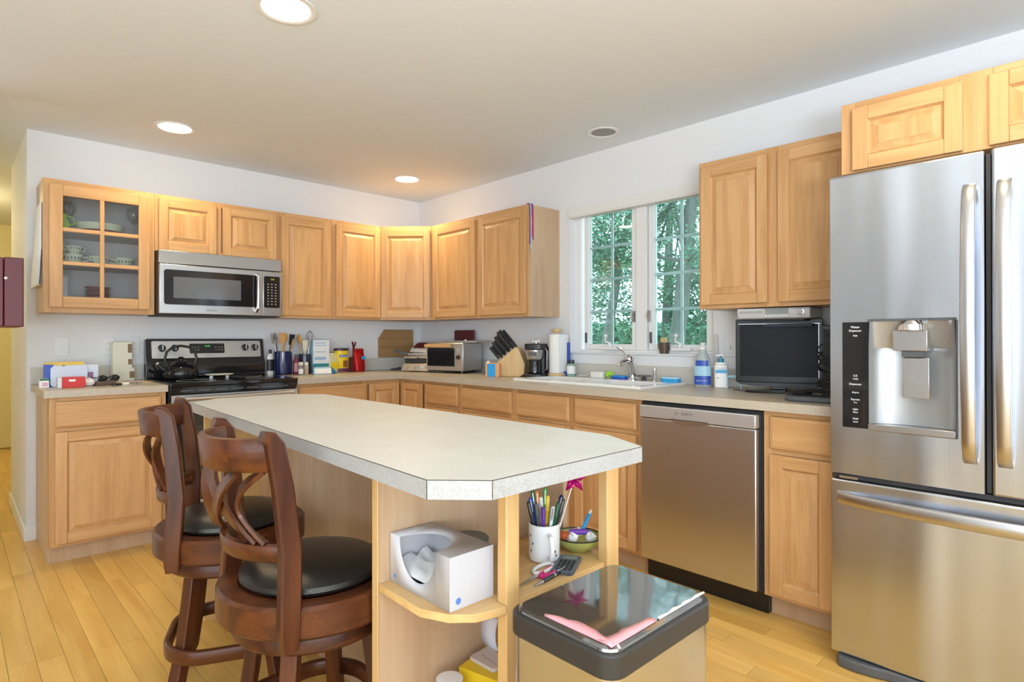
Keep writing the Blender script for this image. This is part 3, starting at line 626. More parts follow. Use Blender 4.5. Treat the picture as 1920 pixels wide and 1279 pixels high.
# front
B().box(0.004, SW - 0.002, -0.648, -0.631, 0.870, 0.912).obj('vent_strip', black, st, bevel=0.003)
b = B()
for i in range(7): b.box(0.06 + i * 0.095, 0.135 + i * 0.095, -0.6492, -0.6482, 0.884, 0.892)
tag(b.obj('vent_slots', darkgrey, st), kind='stuff')
od = B().box(0.006, SW - 0.004, -0.664, -0.631, 0.245, 0.866).obj('oven_door', black, st, bevel=0.006)
B().box(0.006, SW - 0.004, -0.6665, -0.6645, 0.80, 0.864).obj('door_rail', steel_h, od)
B().box(0.12, SW - 0.12, -0.6655, -0.6645, 0.36, 0.68).obj('window', mat('oven_glass', (0.03, 0.03, 0.035), 0.03), od)
B().tube([(0.05, -0.712, 0.845), (SW - 0.05, -0.712, 0.845)], 0.013, 14).obj('handle', steel_h, od)
for x in (0.07, SW - 0.07): B().box(x - 0.01, x + 0.01, -0.708, -0.667, 0.836, 0.854).obj('bracket', satin, od, bevel=0.002)
B().box(0.006, SW - 0.004, -0.664, -0.631, 0.06, 0.238).obj('drawer', steel_h, st, bevel=0.005)

# ------------------------------------------------------------------ microwave
mw = thing('microwave', 'stainless over-the-range microwave with a black glass door', 'microwave', (-2.218, -0.40, 1.345), 0)
MW, MH = 0.762, 0.398
B().box(0.0, MW, 0.0125, 0.395, 0.004, MH).obj('body', blackm, mw, bevel=0.003)
B().hexa([(0, -0.004, 0.319), (MW, -0.004, 0.319), (MW, 0.012, 0.319), (0, 0.012, 0.319), (0, 0.004, MH), (MW, 0.004, MH), (MW, 0.012, MH), (0, 0.012, MH)]).obj('vent_panel', steel_h, mw, bevel=0.002)
dr = B().box(0.0, 0.628, -0.012, 0.0118, 0.006, 0.312).obj('door', steel_h, mw, bevel=0.004)
B().prism(rrect(0.585, 0.216, 0.016, 4, 0.0245 + 0.2925, 0.171), -0.0155, -0.0122, axis='Y').obj('glass_panel', black, dr)
B().prism(rrect(0.405, 0.132, 0.004, 2, 0.28, 0.170), -0.0162, -0.0157, axis='Y').obj('window', mat('mesh_window', (0.13, 0.14, 0.16), 0.10), dr)
text('FRIGIDAIRE', 0.013, (0.30, -0.0125, 0.032), (R(90), 0, 0), darkgrey, dr, 'brand_lettering')
b = B().tube([(0.585, -0.016, 0.285), (0.585, -0.045, 0.27), (0.585, -0.050, 0.17), (0.585, -0.045, 0.055), (0.585, -0.016, 0.036)], 0.011, 12)
b.obj('handle', chrome, dr)
cp = B().box(0.6285, MW, -0.012, 0.0118, 0.006, 0.312).obj('control_panel', steel_h, mw, bevel=0.004)
B().prism(rrect(0.110, 0.216, 0.01, 4, 0.690, 0.171), -0.0152, -0.0122, axis='Y').obj('keypad_glass', black, cp)
b = B()
for i in range(3):
    for j in range(8): b.box(0.664 + i * 0.026 - 0.006, 0.664 + i * 0.026 + 0.004, -0.0158, -0.0154, 0.085 + j * 0.0195, 0.090 + j * 0.0195)
tag(b.obj('keys', mat('key_print', (0.55, 0.55, 0.55), 0.5), cp), kind='stuff')
text('2:45', 0.014, (0.693, -0.0158, 0.258), (R(90), 0, 0), mat('lime_led', (0.3, 0.4, 0), emit=(0.6, 0.9, 0.1), estr=0.6), cp, 'clock_digits')
B().box(0.02, MW - 0.02, 0.02, 0.37, -0.004, 0.0035).obj('grease_filter', blackm, mw)

# ------------------------------------------------------------------ dishwasher
dw = thing('dishwasher', 'stainless built-in dishwasher left of the refrigerator', 'dishwasher', (-0.61, -2.782, 0), R(-90))
B().box(0.002, 0.606, 0.0, 0.58, 0.105, 0.880).obj('body', blackm, dw)
B().box(0.002, 0.608, 0.05, 0.56, 0.0, 0.1045).obj('kick_plate', black, dw)
B().box(0.008, 0.601, -0.012, -0.0005, 0.112, 0.868).obj('door_edge', blackp, dw)
dd = B().box(0.020, 0.596, -0.045, -0.0125, 0.115, 0.806).obj('door', steel_dw, dw, bevel=0.005)
fa = B().box(0.020, 0.596, -0.050, -0.0125, 0.809, 0.868).obj('control_fascia', mat('satin_fascia', (0.70, 0.74, 0.80), 0.35, 0.8), dw, bevel=0.004)
text('BOSCH', 0.017, (0.275, -0.0505, 0.842), (R(90), 0, 0), darkgrey, fa, 'brand_lettering')
B().lathe([(0.005, -0.001), (0.0065, -0.0008), (0.0065, 0.0008), (0.005, 0.001)], n=16, cap=False).xf(Matrix.Rotation(R(90), 4, 'X')).obj('brand_ring', darkgrey, fa, loc=(0.222, -0.0508, 0.842))
b = B().prism([(0.185, 0.812), (0.385, 0.812), (0.355, 0.797), (0.325, 0.788), (0.245, 0.788), (0.215, 0.797)], -0.0515, -0.0455, axis='Y')
b.obj('handle_scoop', satin, fa, bevel=0.001)
B().box(0.19, 0.38, -0.0525, -0.0505, 0.8115, 0.8145).obj('handle_shadow_strip', blackm, fa)  # solid black strip painted in for the shade at the handle recess

# ------------------------------------------------------------------ refrigerator (local x = towards the camera, front -y)
fr = thing('refrigerator', 'large stainless french door refrigerator with water dispenser', 'refrigerator', (-0.70, -3.706, 0), R(-90))
FW = 0.915; FH = 1.79
fg = mat('fridge_side', (0.20, 0.205, 0.21), 0.45)
B().box(0.004, FW - 0.004, 0.006, 0.67, 0.035, 1.775).obj('body', fg, fr, bevel=0.003)
def ring_door(x0, x1, z0, z1, hole, yf, yb, name, ma):
    h0, h1, k0, k1 = hole; b = B()
    O = [(x0, z0), (x1, z0), (x1, z1), (x0, z1)]; I = [(h0, k0), (h1, k0), (h1, k1), (h0, k1)]
    V = lambda pts, y: [b.bm.verts.new((p[0], y, p[1])) for p in pts]
    Of, If, Ob, Ib = V(O, yf), V(I, yf), V(O, yb), V(I, yb)
    for i in range(4):
        j = (i + 1) % 4
        b.bm.faces.new([Of[i], Of[j], If[j], If[i]]); b.bm.faces.new([Ob[i], Ob[j], Ib[j], Ib[i]]); b.bm.faces.new([Of[i], Of[j], Ob[j], Ob[i]]); b.bm.faces.new([If[i], If[j], Ib[j], Ib[i]])
    return b.obj(name, ma, fr, bevel=0.006, seg=3)
ld = ring_door(0.0, 0.449, 0.700, FH, (0.126, 0.376, 0.870, 1.255), -0.075, 0.0, 'door', steel)
# dispenser
dp = B().prism(rrect(0.084, 0.380, 0.002, 2, 0.085, 1.063), -0.0785, -0.0752, axis='Y').obj('display_panel', black, ld)
for (s_, z, t_) in ((0.011, 1.235, 'Water'), (0.010, 1.222, 'Dispenser'), (0.012, 1.205, 'ice'), (0.009, 1.060, 'ICE'), (0.008, 1.048, 'TYPE'), (0.010, 1.030, 'Dispenser'), (0.009, 1.000, 'Alarm'), (0.009, 0.975, 'Express'), (0.008, 0.964, 'Frz'), (0.009, 0.940, 'Light'), (0.008, 0.929, 'Filter'), (0.009, 0.906, 'Hold'), (0.008, 0.895, 'Lock')):
    text(t_, s_, (0.085, -0.0788, z), (R(90), 0, 0), mat('panel_print', (0.75, 0.78, 0.82), 0.4, emit=(0.75, 0.8, 0.9), estr=0.3), dp)
rec = mat('dispenser_grey', (0.42, 0.43, 0.44), 0.32, 0.5)
b = B(); n = 14; x0, x1 = 0.1265, 0.3755; cxm = (x0 + x1) / 2; hw = (x1 - x0) / 2
arc = [(cxm - hw * math.cos(PI * i / n), -0.0745 + 0.070 * math.sin(PI * i / n) ** 0.7) for i in range(n + 1)]
b.rings([[(x, y, z) for (x, y) in arc] for z in (0.890, 1.16)], cap=False, closed=False)
b.rings([[(x, y, 1.16) for (x, y) in arc], [(cxm + (x - cxm) * 0.98, -0.0745 + (y + 0.0745) * 0.25, 1.2545) for (x, y) in arc]], cap=False, closed=False)
b.obj('recess', rec, ld)
B().prism([(x, y) for (x, y) in arc], 0.871, 0.889).box(x0, x1, -0.0845, -0.0747, 0.8705, 0.892).obj('drip_tray', satin, ld, bevel=0.001)
b = B(); b.box(0.123, 0.3785, -0.0785, -0.0755, 1.2555, 1.2615); b.box(0.3765, 0.3815, -0.0785, -0.0755, 0.868, 1.2552); b.obj('dispenser_trim', darkgrey, ld)
B().box(0.198, 0.298, -0.068, -0.022, 1.152, 1.222).obj('nozzle_block', satin, ld, bevel=0.002)
B().lathe([(0.045, 0), (0.042, 0.02), (0.028, 0.033), (0.001, 0.034)], (0.252, -0.052, 1.2225), 24).obj('nozzle_dome', chrome, ld)
B().box(0.222, 0.285, -0.060, -0.030, 1.130, 1.1515).obj('spout', darkgrey, ld, bevel=0.002)
lv = B().box(0.222, 0.300, -0.052, -0.044, 0.990, 1.128).obj('lever', satin, ld, bevel=0.002)
b = B().lathe([(0.010, 0), (0.0115, 0), (0.0115, 0.0005), (0.010, 0.0005)], n=16, cap=False).lathe([(0.006, 0), (0.007, 0), (0.007, 0.0005), (0.006, 0.0005)], (0.012, -0.012, 0), n=12, cap=False); b.xf(Matrix.Rotation(R(90), 4, 'X')); b.obj('lever_mark', greyp, lv, loc=(0.255, -0.0525, 1.062))
rd = B().box(0.4665, FW, -0.075, 0.0, 0.700, FH + 0.002).obj('door', steel, fr, bevel=0.008, seg=3)
B().box(0.452, 0.4635, -0.060, 0.0, 0.705, FH - 0.01).obj('centre_gasket', blackm, fr)
def long_handle(x, par):
    pts = [(x, -0.0755, 0.80), (x, -0.094, 0.815), (x, -0.108, 0.87), (x, -0.128, 1.05), (x, -0.135, 1.25), (x, -0.128, 1.45), (x, -0.110, 1.62), (x, -0.094, 1.668), (x, -0.0755, 1.682)]
    B().sweep(pts, 0.036, 0.016, ref=(1, 0, 0)).obj('handle', satin, par, sharp=60)
long_handle(0.414, ld); long_handle(0.500, rd)
B().box(0.004, FW - 0.004, -0.055, 0.005, 0.682, 0.699).obj('door_gap', blackm, fr)
for x in (0.03,): B().box(x, x + 0.06, -0.072, -0.0555, 0.684, 0.694).obj('hinge', satin, fr)
fz = B().box(0.0, FW, -0.075, 0.0, 0.042, 0.680).obj('freezer_drawer', steel, fr, bevel=0.008, seg=3)
pts = [(0.028 + (FW - 0.056) * i / 16, -0.0755 - 0.055 * math.sin(PI * i / 16) ** 0.55, 0.615 + 0.0 * i) for i in range(17)]
B().sweep(pts, 0.044, 0.016, ref=(0, 0, 1)).obj('handle', satin, fz, sharp=60)
b = B(); b.prism([(0.02, -0.075), (0.03, -0.092), (0.08, -0.100), (0.15, -0.088), (0.19, -0.075), (0.72, -0.075), (0.76, -0.088), (0.83, -0.100), (0.885, -0.092), (0.895, -0.075), (0.895, 0.02), (0.02, 0.02)], 0.002, 0.038)
b.obj('base_grille', darkgrey, fr, bevel=0.006)

# ------------------------------------------------------------------ bar stools (local: back towards -x)
def stool(label, x, y, rz):
    s = thing('bar_stool', label, 'bar stool', (x, y, 0), rz, 'swivel bar stools at the island')
    RR = 0.240
    B().lathe([(RR - 0.03, 0.492), (RR - 0.006, 0.492), (RR, 0.500), (RR, 0.562), (RR - 0.008, 0.570), (0.188, 0.570), (0.182, 0.564), (0.02, 0.560)], n=56).obj('seat_ring', cherry_x, s)
    B().lathe([(0.178, 0.5705), (0.186, 0.580), (0.184, 0.592), (0.165, 0.606), (0.12, 0.615), (0.06, 0.619), (0.004, 0.620)], n=48).obj('cushion', leather, s)
    B().lathe([(0.05, 0.440), (0.198, 0.440), (0.204, 0.447), (0.204, 0.480), (0.200, 0.486), (0.05, 0.486)], n=48).obj('swivel_ring', cherry_x, s)
    B().lathe([(0.13, 0.4862), (0.13, 0.4918)], n=24).obj('swivel_plate', blackm, s)
    for k in range(4):
        a = R(45 + 90 * k); ca, sa = math.cos(a), math.sin(a)
        P = []
        for (r_, z) in ((0.150, 0.4395), (0.165, 0.33), (0.185, 0.20), (0.215, 0.08), (0.262, 0.0)):
            P.append((r_ * ca, r_ * sa, z))
        b = B()
        rs = []
        for (px_, py_, pz) in P:
            wv = 0.021 + 0.003 * (pz < 0.1)
            t = (-sa, ca); n_ = (ca, sa); q = 0.0175
            rs.append([(px_ + t[0] * u * wv + n_[0] * v * q, py_ + t[1] * u * wv + n_[1] * v * q, pz) for u, v in ((-1, -1), (1, -1), (1, 1), (-1, 1))])
        b.rings(rs); b.obj('leg', cherry_z, s, bevel=0.003)
    pr_ = rrect(0.375, 0.375, 0.13, 10)
    B().sweep([(px_, py_, 0.195) for px_, py_ in pr_], 0.044, 0.020, ref=(0, 0, 1), loop=True).obj('foot_rail', cherry_x, s, sharp=50)
    # back: posts
    def pos(z): return -(0.138 + 0.031 * (z - 0.70) / 0.255)
    def sag(z): return 0.082 + 0.024 * (z - 0.70) / 0.255
    for sy in (-1, 1):
        pts = [(-0.150, sy * 0.192, 0.478), (-0.152, sy * 0.195, 0.52), (-0.148, sy * 0.190, 0.60), (pos(0.70) - 0.004, sy * 0.180, 0.70), (pos(0.85), sy * 0.171, 0.85), (pos(0.955) - 0.004, sy * 0.166, 0.948), (pos(0.955) - 0.016, sy * 0.166, 0.966), (pos(0.955) - 0.034, sy * 0.166, 0.972)]
        B().sweep(pts, 0.056, 0.032, ref=(1, 0, 0.1), ws=[0.040, 0.048, 0.050, 0.049, 0.046, 0.042, 0.034, 0.026]).obj('back_post', cherry_z, s, sharp=30)
    def surf(sv, z, extra=0.0):
        return Vector((pos(z) - sag(z) * (1 - abs(sv) ** 2.3) - extra, 0.163 * sv, z))
    N_ = 18
    path = [surf(-0.93 + 1.86 * i / N_, 0.925) for i in range(N_ + 1)]
    B().sweep(path, 0.078, 0.020, ref=(-0.12, 0, 1)).obj('top_rail', cherry_x, s, sharp=45)
    path = [surf(-0.93 + 1.86 * i / N_, 0.690) for i in range(N_ + 1)]
    B().sweep(path, 0.040, 0.020, ref=(-0.1, 0, 1)).obj('lower_rail', cherry_x, s, sharp=45)
    def band(s0, s1, bow, ex):
        pth = []; refs = []
        for i in range(13):
            t = i / 12; sv = s0 + (s1 - s0) * t + bow * math.sin(PI * t); z = 0.888 - 0.180 * t
            pth.append(surf(sv, z, ex))
        for i in range(13):
            a_, b_ = pth[max(i - 1, 0)], pth[min(i + 1, 12)]; d_ = (b_ - a_).normalized()
            sv = pth[i].y / 0.163; nrm = Vector((-1, 2.0 * sag(0.8) * sv / 0.163 * -1, 0)).normalized()
            refs.append(d_.cross(nrm))
        B().sweep(pth, 0.038, 0.010, ref=refs).obj('back_splat', cherry_z, s, sharp=28)
    band(-0.62, 0.62, 0.0, 0.0045); band(0.62, -0.62, 0.0, -0.0045)
    band(-0.84, -0.70, 0.40, -0.0135); band(0.84, 0.70, -0.40, 0.0135)
    return s
stool('cherry wood bar stool nearer the camera with a crossed curved back', -2.440, -2.954, 0)
stool('cherry wood bar stool farther away, its swivel back turned aside', -2.440, -2.330, R(-23.5))

# ------------------------------------------------------------------ trash bin
bn = thing('trash_bin', 'rectangular stainless trash bin with a dark glossy lid', 'trash bin', (-2.155, -3.735, 0))
B().prism(rrect(0.352, 0.258, 0.035, 6), 0.004, 0.600).obj('body', brushed('stainless_bin', (0.62, 0.65, 0.73), 0.22, 'Z', wave=0.5), bn, sharp=50)
B().prism(rrect(0.362, 0.268, 0.038, 6), 0.6005, 0.645).obj('collar', mat('collar_black', (0.035, 0.033, 0.032), 0.42), bn, bevel=0.004, sharp=50)
B().rings([[(x, y, z) for x, y in rrect(w_, h_, r_, 6)] for (w_, h_, r_, z) in ((0.344, 0.250, 0.034, 0.6452), (0.342, 0.248, 0.034, 0.650), (0.330, 0.236, 0.03, 0.6535), (0.05, 0.03, 0.01, 0.656))]).obj('lid', mat('lid_gloss', (0.30, 0.305, 0.31), 0.07, 0.9), bn, sharp=20)
# torn liner edge folded over the lid: pink at the near corner, white along the right side
b = B(); rr = random.Random(5)
def ribbon(pts, z=0.6545):
    up, dn = [], []
    for (x, y, w_, nx, ny) in pts:
        j = rr.uniform(0.9, 1.1)
        up.append((x + nx * w_ * j, y + ny * w_ * j, z + rr.uniform(0.0015, 0.0025))); dn.append((x, y, z + 0.0004))
    mid_ = [((a[0] + c_[0]) / 2, (a[1] + c_[1]) / 2, z + 0.0035) for a, c_ in zip(up, dn)]
    b.rings([dn, mid_, up], cap=False, closed=False)
ribbon([(-0.160, 0.045 - 0.016 * i, 0.006 + 0.022 * math.sin(PI * i / 11), 1, 0.2) for i in range(11)])
ribbon([(-0.162 + 0.016 * i, -0.117, 0.030 - 0.0016 * i, 0.1, 1) for i in range(10)])
ln = b.obj('bag_liner', palepink, bn, sharp=180); ln.modifiers.new('solid', 'SOLIDIFY').thickness = 0.0006
b = B(); ribbon([(-0.01 + 0.0125 * i, -0.118, 0.007 + 0.003 * math.sin(i * 1.7), 0, 1) for i in range(15)])
ln = b.obj('liner_edge', mat('white_film', (0.82, 0.78, 0.78), 0.25), bn, sharp=180); ln.modifiers.new('solid', 'SOLIDIFY').thickness = 0.0006

# ------------------------------------------------------------------ things on the counters
def at(z=T): return z + 0.0004
# kettle on the back left burner
k = thing('kettle', 'black enamel kettle with a tall hoop handle on the stove', 'kettle', (-2.055, -0.25, 0.9365), R(180))
B().lathe([(0.085, 0), (0.096, 0.006), (0.104, 0.03), (0.100, 0.055), (0.080, 0.085), (0.050, 0.102), (0.046, 0.104), (0.01, 0.105)], n=36).obj('body', black, k)
B().lathe([(0.045, 0.1045), (0.040, 0.112), (0.014, 0.118), (0.012, 0.128), (0.018, 0.136), (0.012, 0.142), (0.001, 0.143)], n=24).obj('lid', black, k)
B().tube([(-0.078 + 0, 0, 0.078), (-0.094, 0, 0.13), (-0.083, 0, 0.175), (-0.048, 0, 0.205), (0, 0, 0.214), (0.048, 0, 0.205), (0.083, 0, 0.175), (0.094, 0, 0.13), (0.078, 0, 0.078)], 0.0085, 10).obj('handle', blackp, k)
B().tube([(0.085, 0, 0.052), (0.115, 0, 0.075), (0.135, 0, 0.100)], [0.020, 0.015, 0.012], 12).obj('spout', black, k)
B().tube([(0.134, 0, 0.098), (0.140, 0, 0.108)], [0.0135, 0.0135], 12).obj('spout_cap', satin, k)
# wire trivet / spoon rest
s_ = thing('trivet', 'pale oval spoon rest on white feet on the stove top', 'trivet', (-1.835, -0.30, 0.9365))
B().lathe([(0.02, 0.016), (0.07, 0.016), (0.09, 0.022), (0.088, 0.025), (0.066, 0.019), (0.005, 0.019)], n=28, sy=0.7).obj('dish', cream, s_)
for x in (-0.05, 0.05): B().lathe([(0.012, 0), (0.012, 0.0158)], (x, 0, 0), 12).obj('foot', white, s_)
def spoon(x, y, z, label, m, dx, dy, L, head='spoon', grp='utensils in the navy crocks', name='cooking_utensil'):
    u = thing(name, label, 'utensil', (x, y, z), group=grp)
    tip = Vector((dx, dy, math.sqrt(max(0.01, L * L - dx * dx - dy * dy)))); n_ = tip.normalized()
    B().tube([(0, 0, 0), tip * 0.5, tip * 0.76], [0.004, 0.0045, 0.005], 8).obj('shaft', m, u)
    b = B(); c_ = tip * 0.88
    if head == 'spoon':
        b.sphere((0, 0, 0), 0.026, 12, sc=(0.95, 0.28, 1.45))
    elif head == 'spatula':
        b.prism([(-0.018, -0.04), (0.018, -0.04), (0.026, 0.04), (-0.026, 0.04)], -0.0025, 0.0025, axis='Y')
    elif head == 'fork':
        b.box(-0.02, 0.02, -0.002, 0.002, -0.04, -0.012)
        for i in range(4): b.box(-0.02 + i * 0.0115, -0.0145 + i * 0.0115, -0.002, 0.002, -0.012, 0.04)
    else:
        for i in range(6):
            a = PI * i / 6; ca, sa = math.cos(a), math.sin(a)
            b.tube([(0.004 * ca, 0.004 * sa, -0.05), (0.022 * ca, 0.022 * sa, -0.01), (0.026 * ca, 0.026 * sa, 0.015), (0, 0, 0.042)], 0.0012, 5); b.tube([(-0.004 * ca, -0.004 * sa, -0.05), (-0.022 * ca, -0.022 * sa, -0.01), (-0.026 * ca, -0.026 * sa, 0.015), (0, 0, 0.042)], 0.0012, 5)
    q = n_.to_track_quat('Z', 'Y') @ Quaternion((0, 0, 1), R(35))
    b.xf(Matrix.Translation(c_) @ q.to_matrix().to_4x4()); b.obj('head', m, u)
    return u
tanw = mat('light_wood', (0.62, 0.36, 0.13), 0.5)
c = thing('utensil_crock', 'large navy glazed crock full of spoons beside the stove', 'crock', (-1.335, -0.14, at()))
B().lathe([(0.056, 0), (0.062, 0.004), (0.064, 0.09), (0.063, 0.172), (0.059, 0.174), (0.056, 0.168), (0.055, 0.012), (0.005, 0.010)], n=28).obj('pot', navy, c)
for (dx, dy, L, m, h, lab) in ((-0.055, -0.01, 0.30, satin, 'fork', 'steel fork leaning left in the large navy crock'), (-0.035, 0.02, 0.30, blackp, 'spoon', 'black ladle in the large navy crock'),
        (-0.012, -0.02, 0.295, tanw, 'spatula', 'wide wooden spatula at the middle of the large navy crock'), (0.012, 0.01, 0.30, tanw, 'spoon', 'tall wooden spoon in the large navy crock'),
        (0.045, -0.01, 0.285, blackp, 'spatula', 'black turner leaning right in the large navy crock'), (0.04, -0.035, 0.255, tanw, 'spoon', 'short wooden spoon leaning forward right in the large crock')):
    spoon(-1.335 + dx * 0.45, -0.14 + dy * 0.45, at(T + 0.0125), lab, m, dx, dy, L, h)
c = thing('utensil_crock', 'small dark speckled crock behind the spice jars', 'crock', (-1.155, -0.12, at()))
B().lathe([(0.042, 0), (0.046, 0.004), (0.047, 0.13), (0.045, 0.150), (0.042, 0.150), (0.042, 0.012), (0.005, 0.010)], n=24).obj('pot', mat('speckled_glaze', (0.03, 0.035, 0.06), 0.2, noise=0.9, nscale=90), c)
for (dx, dy, L, m, h, lab) in ((-0.035, 0.0, 0.29, tanw, 'spoon', 'wooden spoon at the left of the small dark crock'), (-0.012, -0.03, 0.235, cream, 'spatula', 'cream rubber spatula in the small dark crock'),
        (0.03, 0.0, 0.315, satin, 'whisk', 'steel wire whisk in the small dark crock'), (0.02, -0.02, 0.27, silverp, 'fork', 'silver tongs leaning in the small dark crock')):
    spoon(-1.155 + dx * 0.4, -0.12 + dy * 0.4, at(T + 0.0125), lab, m, dx, dy, L, h)
def bottle(name, label, cat, x, y, prof, body_m, cap_prof, cap_m, sx=1, sy=1, lab=None, group=None, z=T, rz=0):
    c = thing(name, label, cat, (x, y, at(z)), rz, group)
    B().lathe(prof, n=24, sx=sx, sy=sy).obj('body', body_m, c)
    B().lathe(cap_prof, n=18).obj('cap', cap_m, c)
    if lab:
        r_, z0, z1, m, a0, a1 = lab; b = B(); n = 12
        A = [R(a0 + (a1 - a0) * i / n) for i in range(n + 1)]
        b.rings([[(r_ * sx * math.cos(a), r_ * sy * math.sin(a), zz) for a in A] for zz in (z0, z1)], cap=False, closed=False).obj('label', m, c)
    return c
bottle('cleaner_bottle', 'white cleaner bottle with a black cap and label right of the stove', 'bottle', -1.412, -0.095, [(0.022, 0), (0.024, 0.004), (0.024, 0.13), (0.018, 0.152), (0.010, 0.158)], white, [(0.011, 0.1582), (0.011, 0.186), (0.009, 0.188), (0.001, 0.188)], blackp, 1, 0.7, (0.0247, 0.03, 0.115, blackp, 180, 360))
bottle('sauce_bottle', 'slim dark red bottle between the two crocks', 'bottle', -1.246, -0.17, [(0.020, 0), (0.021, 0.003), (0.021, 0.10), (0.012, 0.125), (0.011, 0.135)], mat('dark_red_glass', (0.20, 0.03, 0.06), 0.15), [(0.012, 0.1352), (0.012, 0.149), (0.001, 0.1495)], darkgrey, lab=(0.0216, 0.02, 0.085, mat('pink_label', (0.6, 0.3, 0.35), 0.6), 200, 320))
bottle('spice_jar', 'small spice jar with white label and white lid, left one', 'jar', -1.252, -0.262, [(0.017, 0), (0.018, 0.002), (0.018, 0.066), (0.015, 0.072)], mat('grey_glass', (0.22, 0.20, 0.20), 0.2), [(0.016, 0.0722), (0.016, 0.094), (0.001, 0.095)], cream, lab=(0.0186, 0.008, 0.045, paper, 190, 350))
bottle('spice_jar', 'small tan pepper jar with cream lid, right one', 'jar', -1.210, -0.262, [(0.016, 0), (0.017, 0.002), (0.017, 0.066), (0.014, 0.072)], mat('pepper', (0.42, 0.34, 0.26), 0.5, noise=0.3, nscale=300), [(0.0145, 0.0722), (0.0145, 0.092), (0.001, 0.093)], cream)
# box with blue base leaning at the wall
c = thing('tissue_carton', 'upright white and blue carton beside the small crock', 'carton', (-1.038, -0.11, at()))
B().box(-0.068, 0.068, -0.045, 0.045, 0, 0.260).obj('box', lblue, c, bevel=0.002)
B().box(-0.066, 0.066, -0.0465, -0.0455, 0.075, 0.256).obj('front_label', paper, c)
b = B()
for (z, hgt) in ((0.235, 0.008), (0.215, 0.008), (0.165, 0.006), (0.115, 0.022)): b.box(-0.056, 0.040, -0.0474, -0.0468, z - hgt / 2, z + hgt / 2)
tag(b.obj('printed_lines', mat('blue_print', (0.35, 0.55, 0.75), 0.5), c), kind='stuff')
B().box(-0.067, 0.067, -0.0467, -0.0456, 0.0, 0.0745).obj('base_band', teal, c)
c = thing('food_packet', 'small blue and white packet lying before the white carton', 'packet', (-1.072, -0.25, at()))
B().hexa([(-0.095, -0.045, 0), (0.055, -0.045, 0), (0.075, 0.03, 0), (-0.075, 0.03, 0), (-0.085, -0.02, 0.045), (0.060, -0.02, 0.045), (0.070, 0.02, 0.055), (-0.06, 0.02, 0.055)]).obj('wrapper', lblue, c, bevel=0.004)
B().hexa([(0.057, -0.045, 0.001), (0.10, -0.04, 0.001), (0.105, 0.02, 0.001), (0.077, 0.03, 0.001), (0.062, -0.02, 0.046), (0.085, -0.02, 0.03), (0.09, 0.01, 0.04), (0.072, 0.02, 0.053)]).obj('blue_end', mat('teal_foil', (0.02, 0.20, 0.42), 0.25, 0.3), c, bevel=0.006)
B().face([(-0.082, -0.046, 0.006), (0.046, -0.046, 0.006), (0.052, -0.0235, 0.041), (-0.076, -0.0235, 0.041)]).obj('printed_label', paper, c)
def pouch(name, label, x, y, w_, d_, h_, m, seed, rz=0, cat='bag'):
    c = thing(name, label, cat, (x, y, at()), rz); rr = random.Random(seed); R_ = []
    n = 20
    for (z, fw, fd) in ((0, .86, .8), (0.03, 1, 1), (0.3, 1.03, 1.05), (0.6, .98, .8), (0.82, .96, .4), (0.9, .97, .10), (1.0, 1.0, .07)):
        R_.append([(w_ / 2 * fw * math.copysign(abs(math.cos(a)) ** 0.55, math.cos(a)) * (1 + rr.uniform(-.03, .03)), d_ / 2 * fd * math.copysign(abs(math.sin(a)) ** 0.7, math.sin(a)) * (1 + rr.uniform(-.08, .08)), z * h_ * (1 + (rr.uniform(-.015, .015) if z > 0 else 0))) for a in [2 * PI * i / n for i in range(n)]])
    B().rings(R_).obj('pouch', m, c, sharp=25)
    return c
c = pouch('snack_bag', 'small white and yellow snack bag left of the yellow tub', -0.935, -0.14, 0.085, 0.06, 0.155, mat('white_yellow_foil', (0.72, 0.66, 0.38), 0.3, noise=0.4, nscale=25), 1)
B().box(-0.030, 0.030, -0.0345, -0.033, 0.03, 0.085).obj('yellow_print', yellow, c)
c = pouch('coffee_bag', 'shiny red foil bag with clip at the right of the yellow tub', -0.712, -0.15, 0.095, 0.075, 0.185, mat('red_foil', (0.55, 0.02, 0.02), 0.18, 0.5), 3)
B().box(0.005, 0.040, -0.0425, -0.040, 0.10, 0.125).obj('blue_sticker', sky, c)
c = thing('bag_clip', 'dark red forked clip standing behind the red foil bag', 'clip', (-0.760, -0.15, at()))
B().sweep([(0.0, 0, 0.0), (0.003, 0, 0.17), (0.0, 0, 0.215), (-0.008, 0, 0.243)], 0.014, 0.007, ref=(1, 0, 0)).sweep([(0.002, 0, 0.185), (0.016, 0, 0.215), (0.022, 0, 0.240)], 0.012, 0.006, ref=(1, 0, 0)).box(-0.03, 0.005, -0.008, 0.008, 0, 0.12).obj('clip', maroon, c, bevel=0.001)
c = thing('cocoa_tub', 'yellow cocoa powder tub with a dark lid and purple base', 'tub', (-0.855, -0.13, at()), R(8))
B().lathe([(0.058, 0.001), (0.060, 0.004), (0.060, 0.172)], n=32, sy=0.8).obj('body', yellow, c)
B().lathe([(0.0602, 0.1722), (0.063, 0.1725), (0.063, 0.188), (0.058, 0.191), (0.001, 0.191)], n=32, sy=0.8).obj('lid', mat('brown_lid', (0.05, 0.02, 0.05), 0.4), c)
def arc_label(par, name, r_, sy, z0, z1, a0, a1, m, n=12):
    A = [R(a0 + (a1 - a0) * i / n) for i in range(n + 1)]
    return B().rings([[(r_ * math.cos(a), r_ * sy * math.sin(a), zz) for a in A] for zz in (z0, z1)], cap=False, closed=False).obj(name, m, par)
arc_label(c, 'purple_band', 0.0606, 0.8, 0.004, 0.032, 180, 360, mat('plum', (0.14, 0.02, 0.10), 0.5))
arc_label(c, 'blue_stripe', 0.0607, 0.8, 0.120, 0.140, 225, 300, blue, 8)
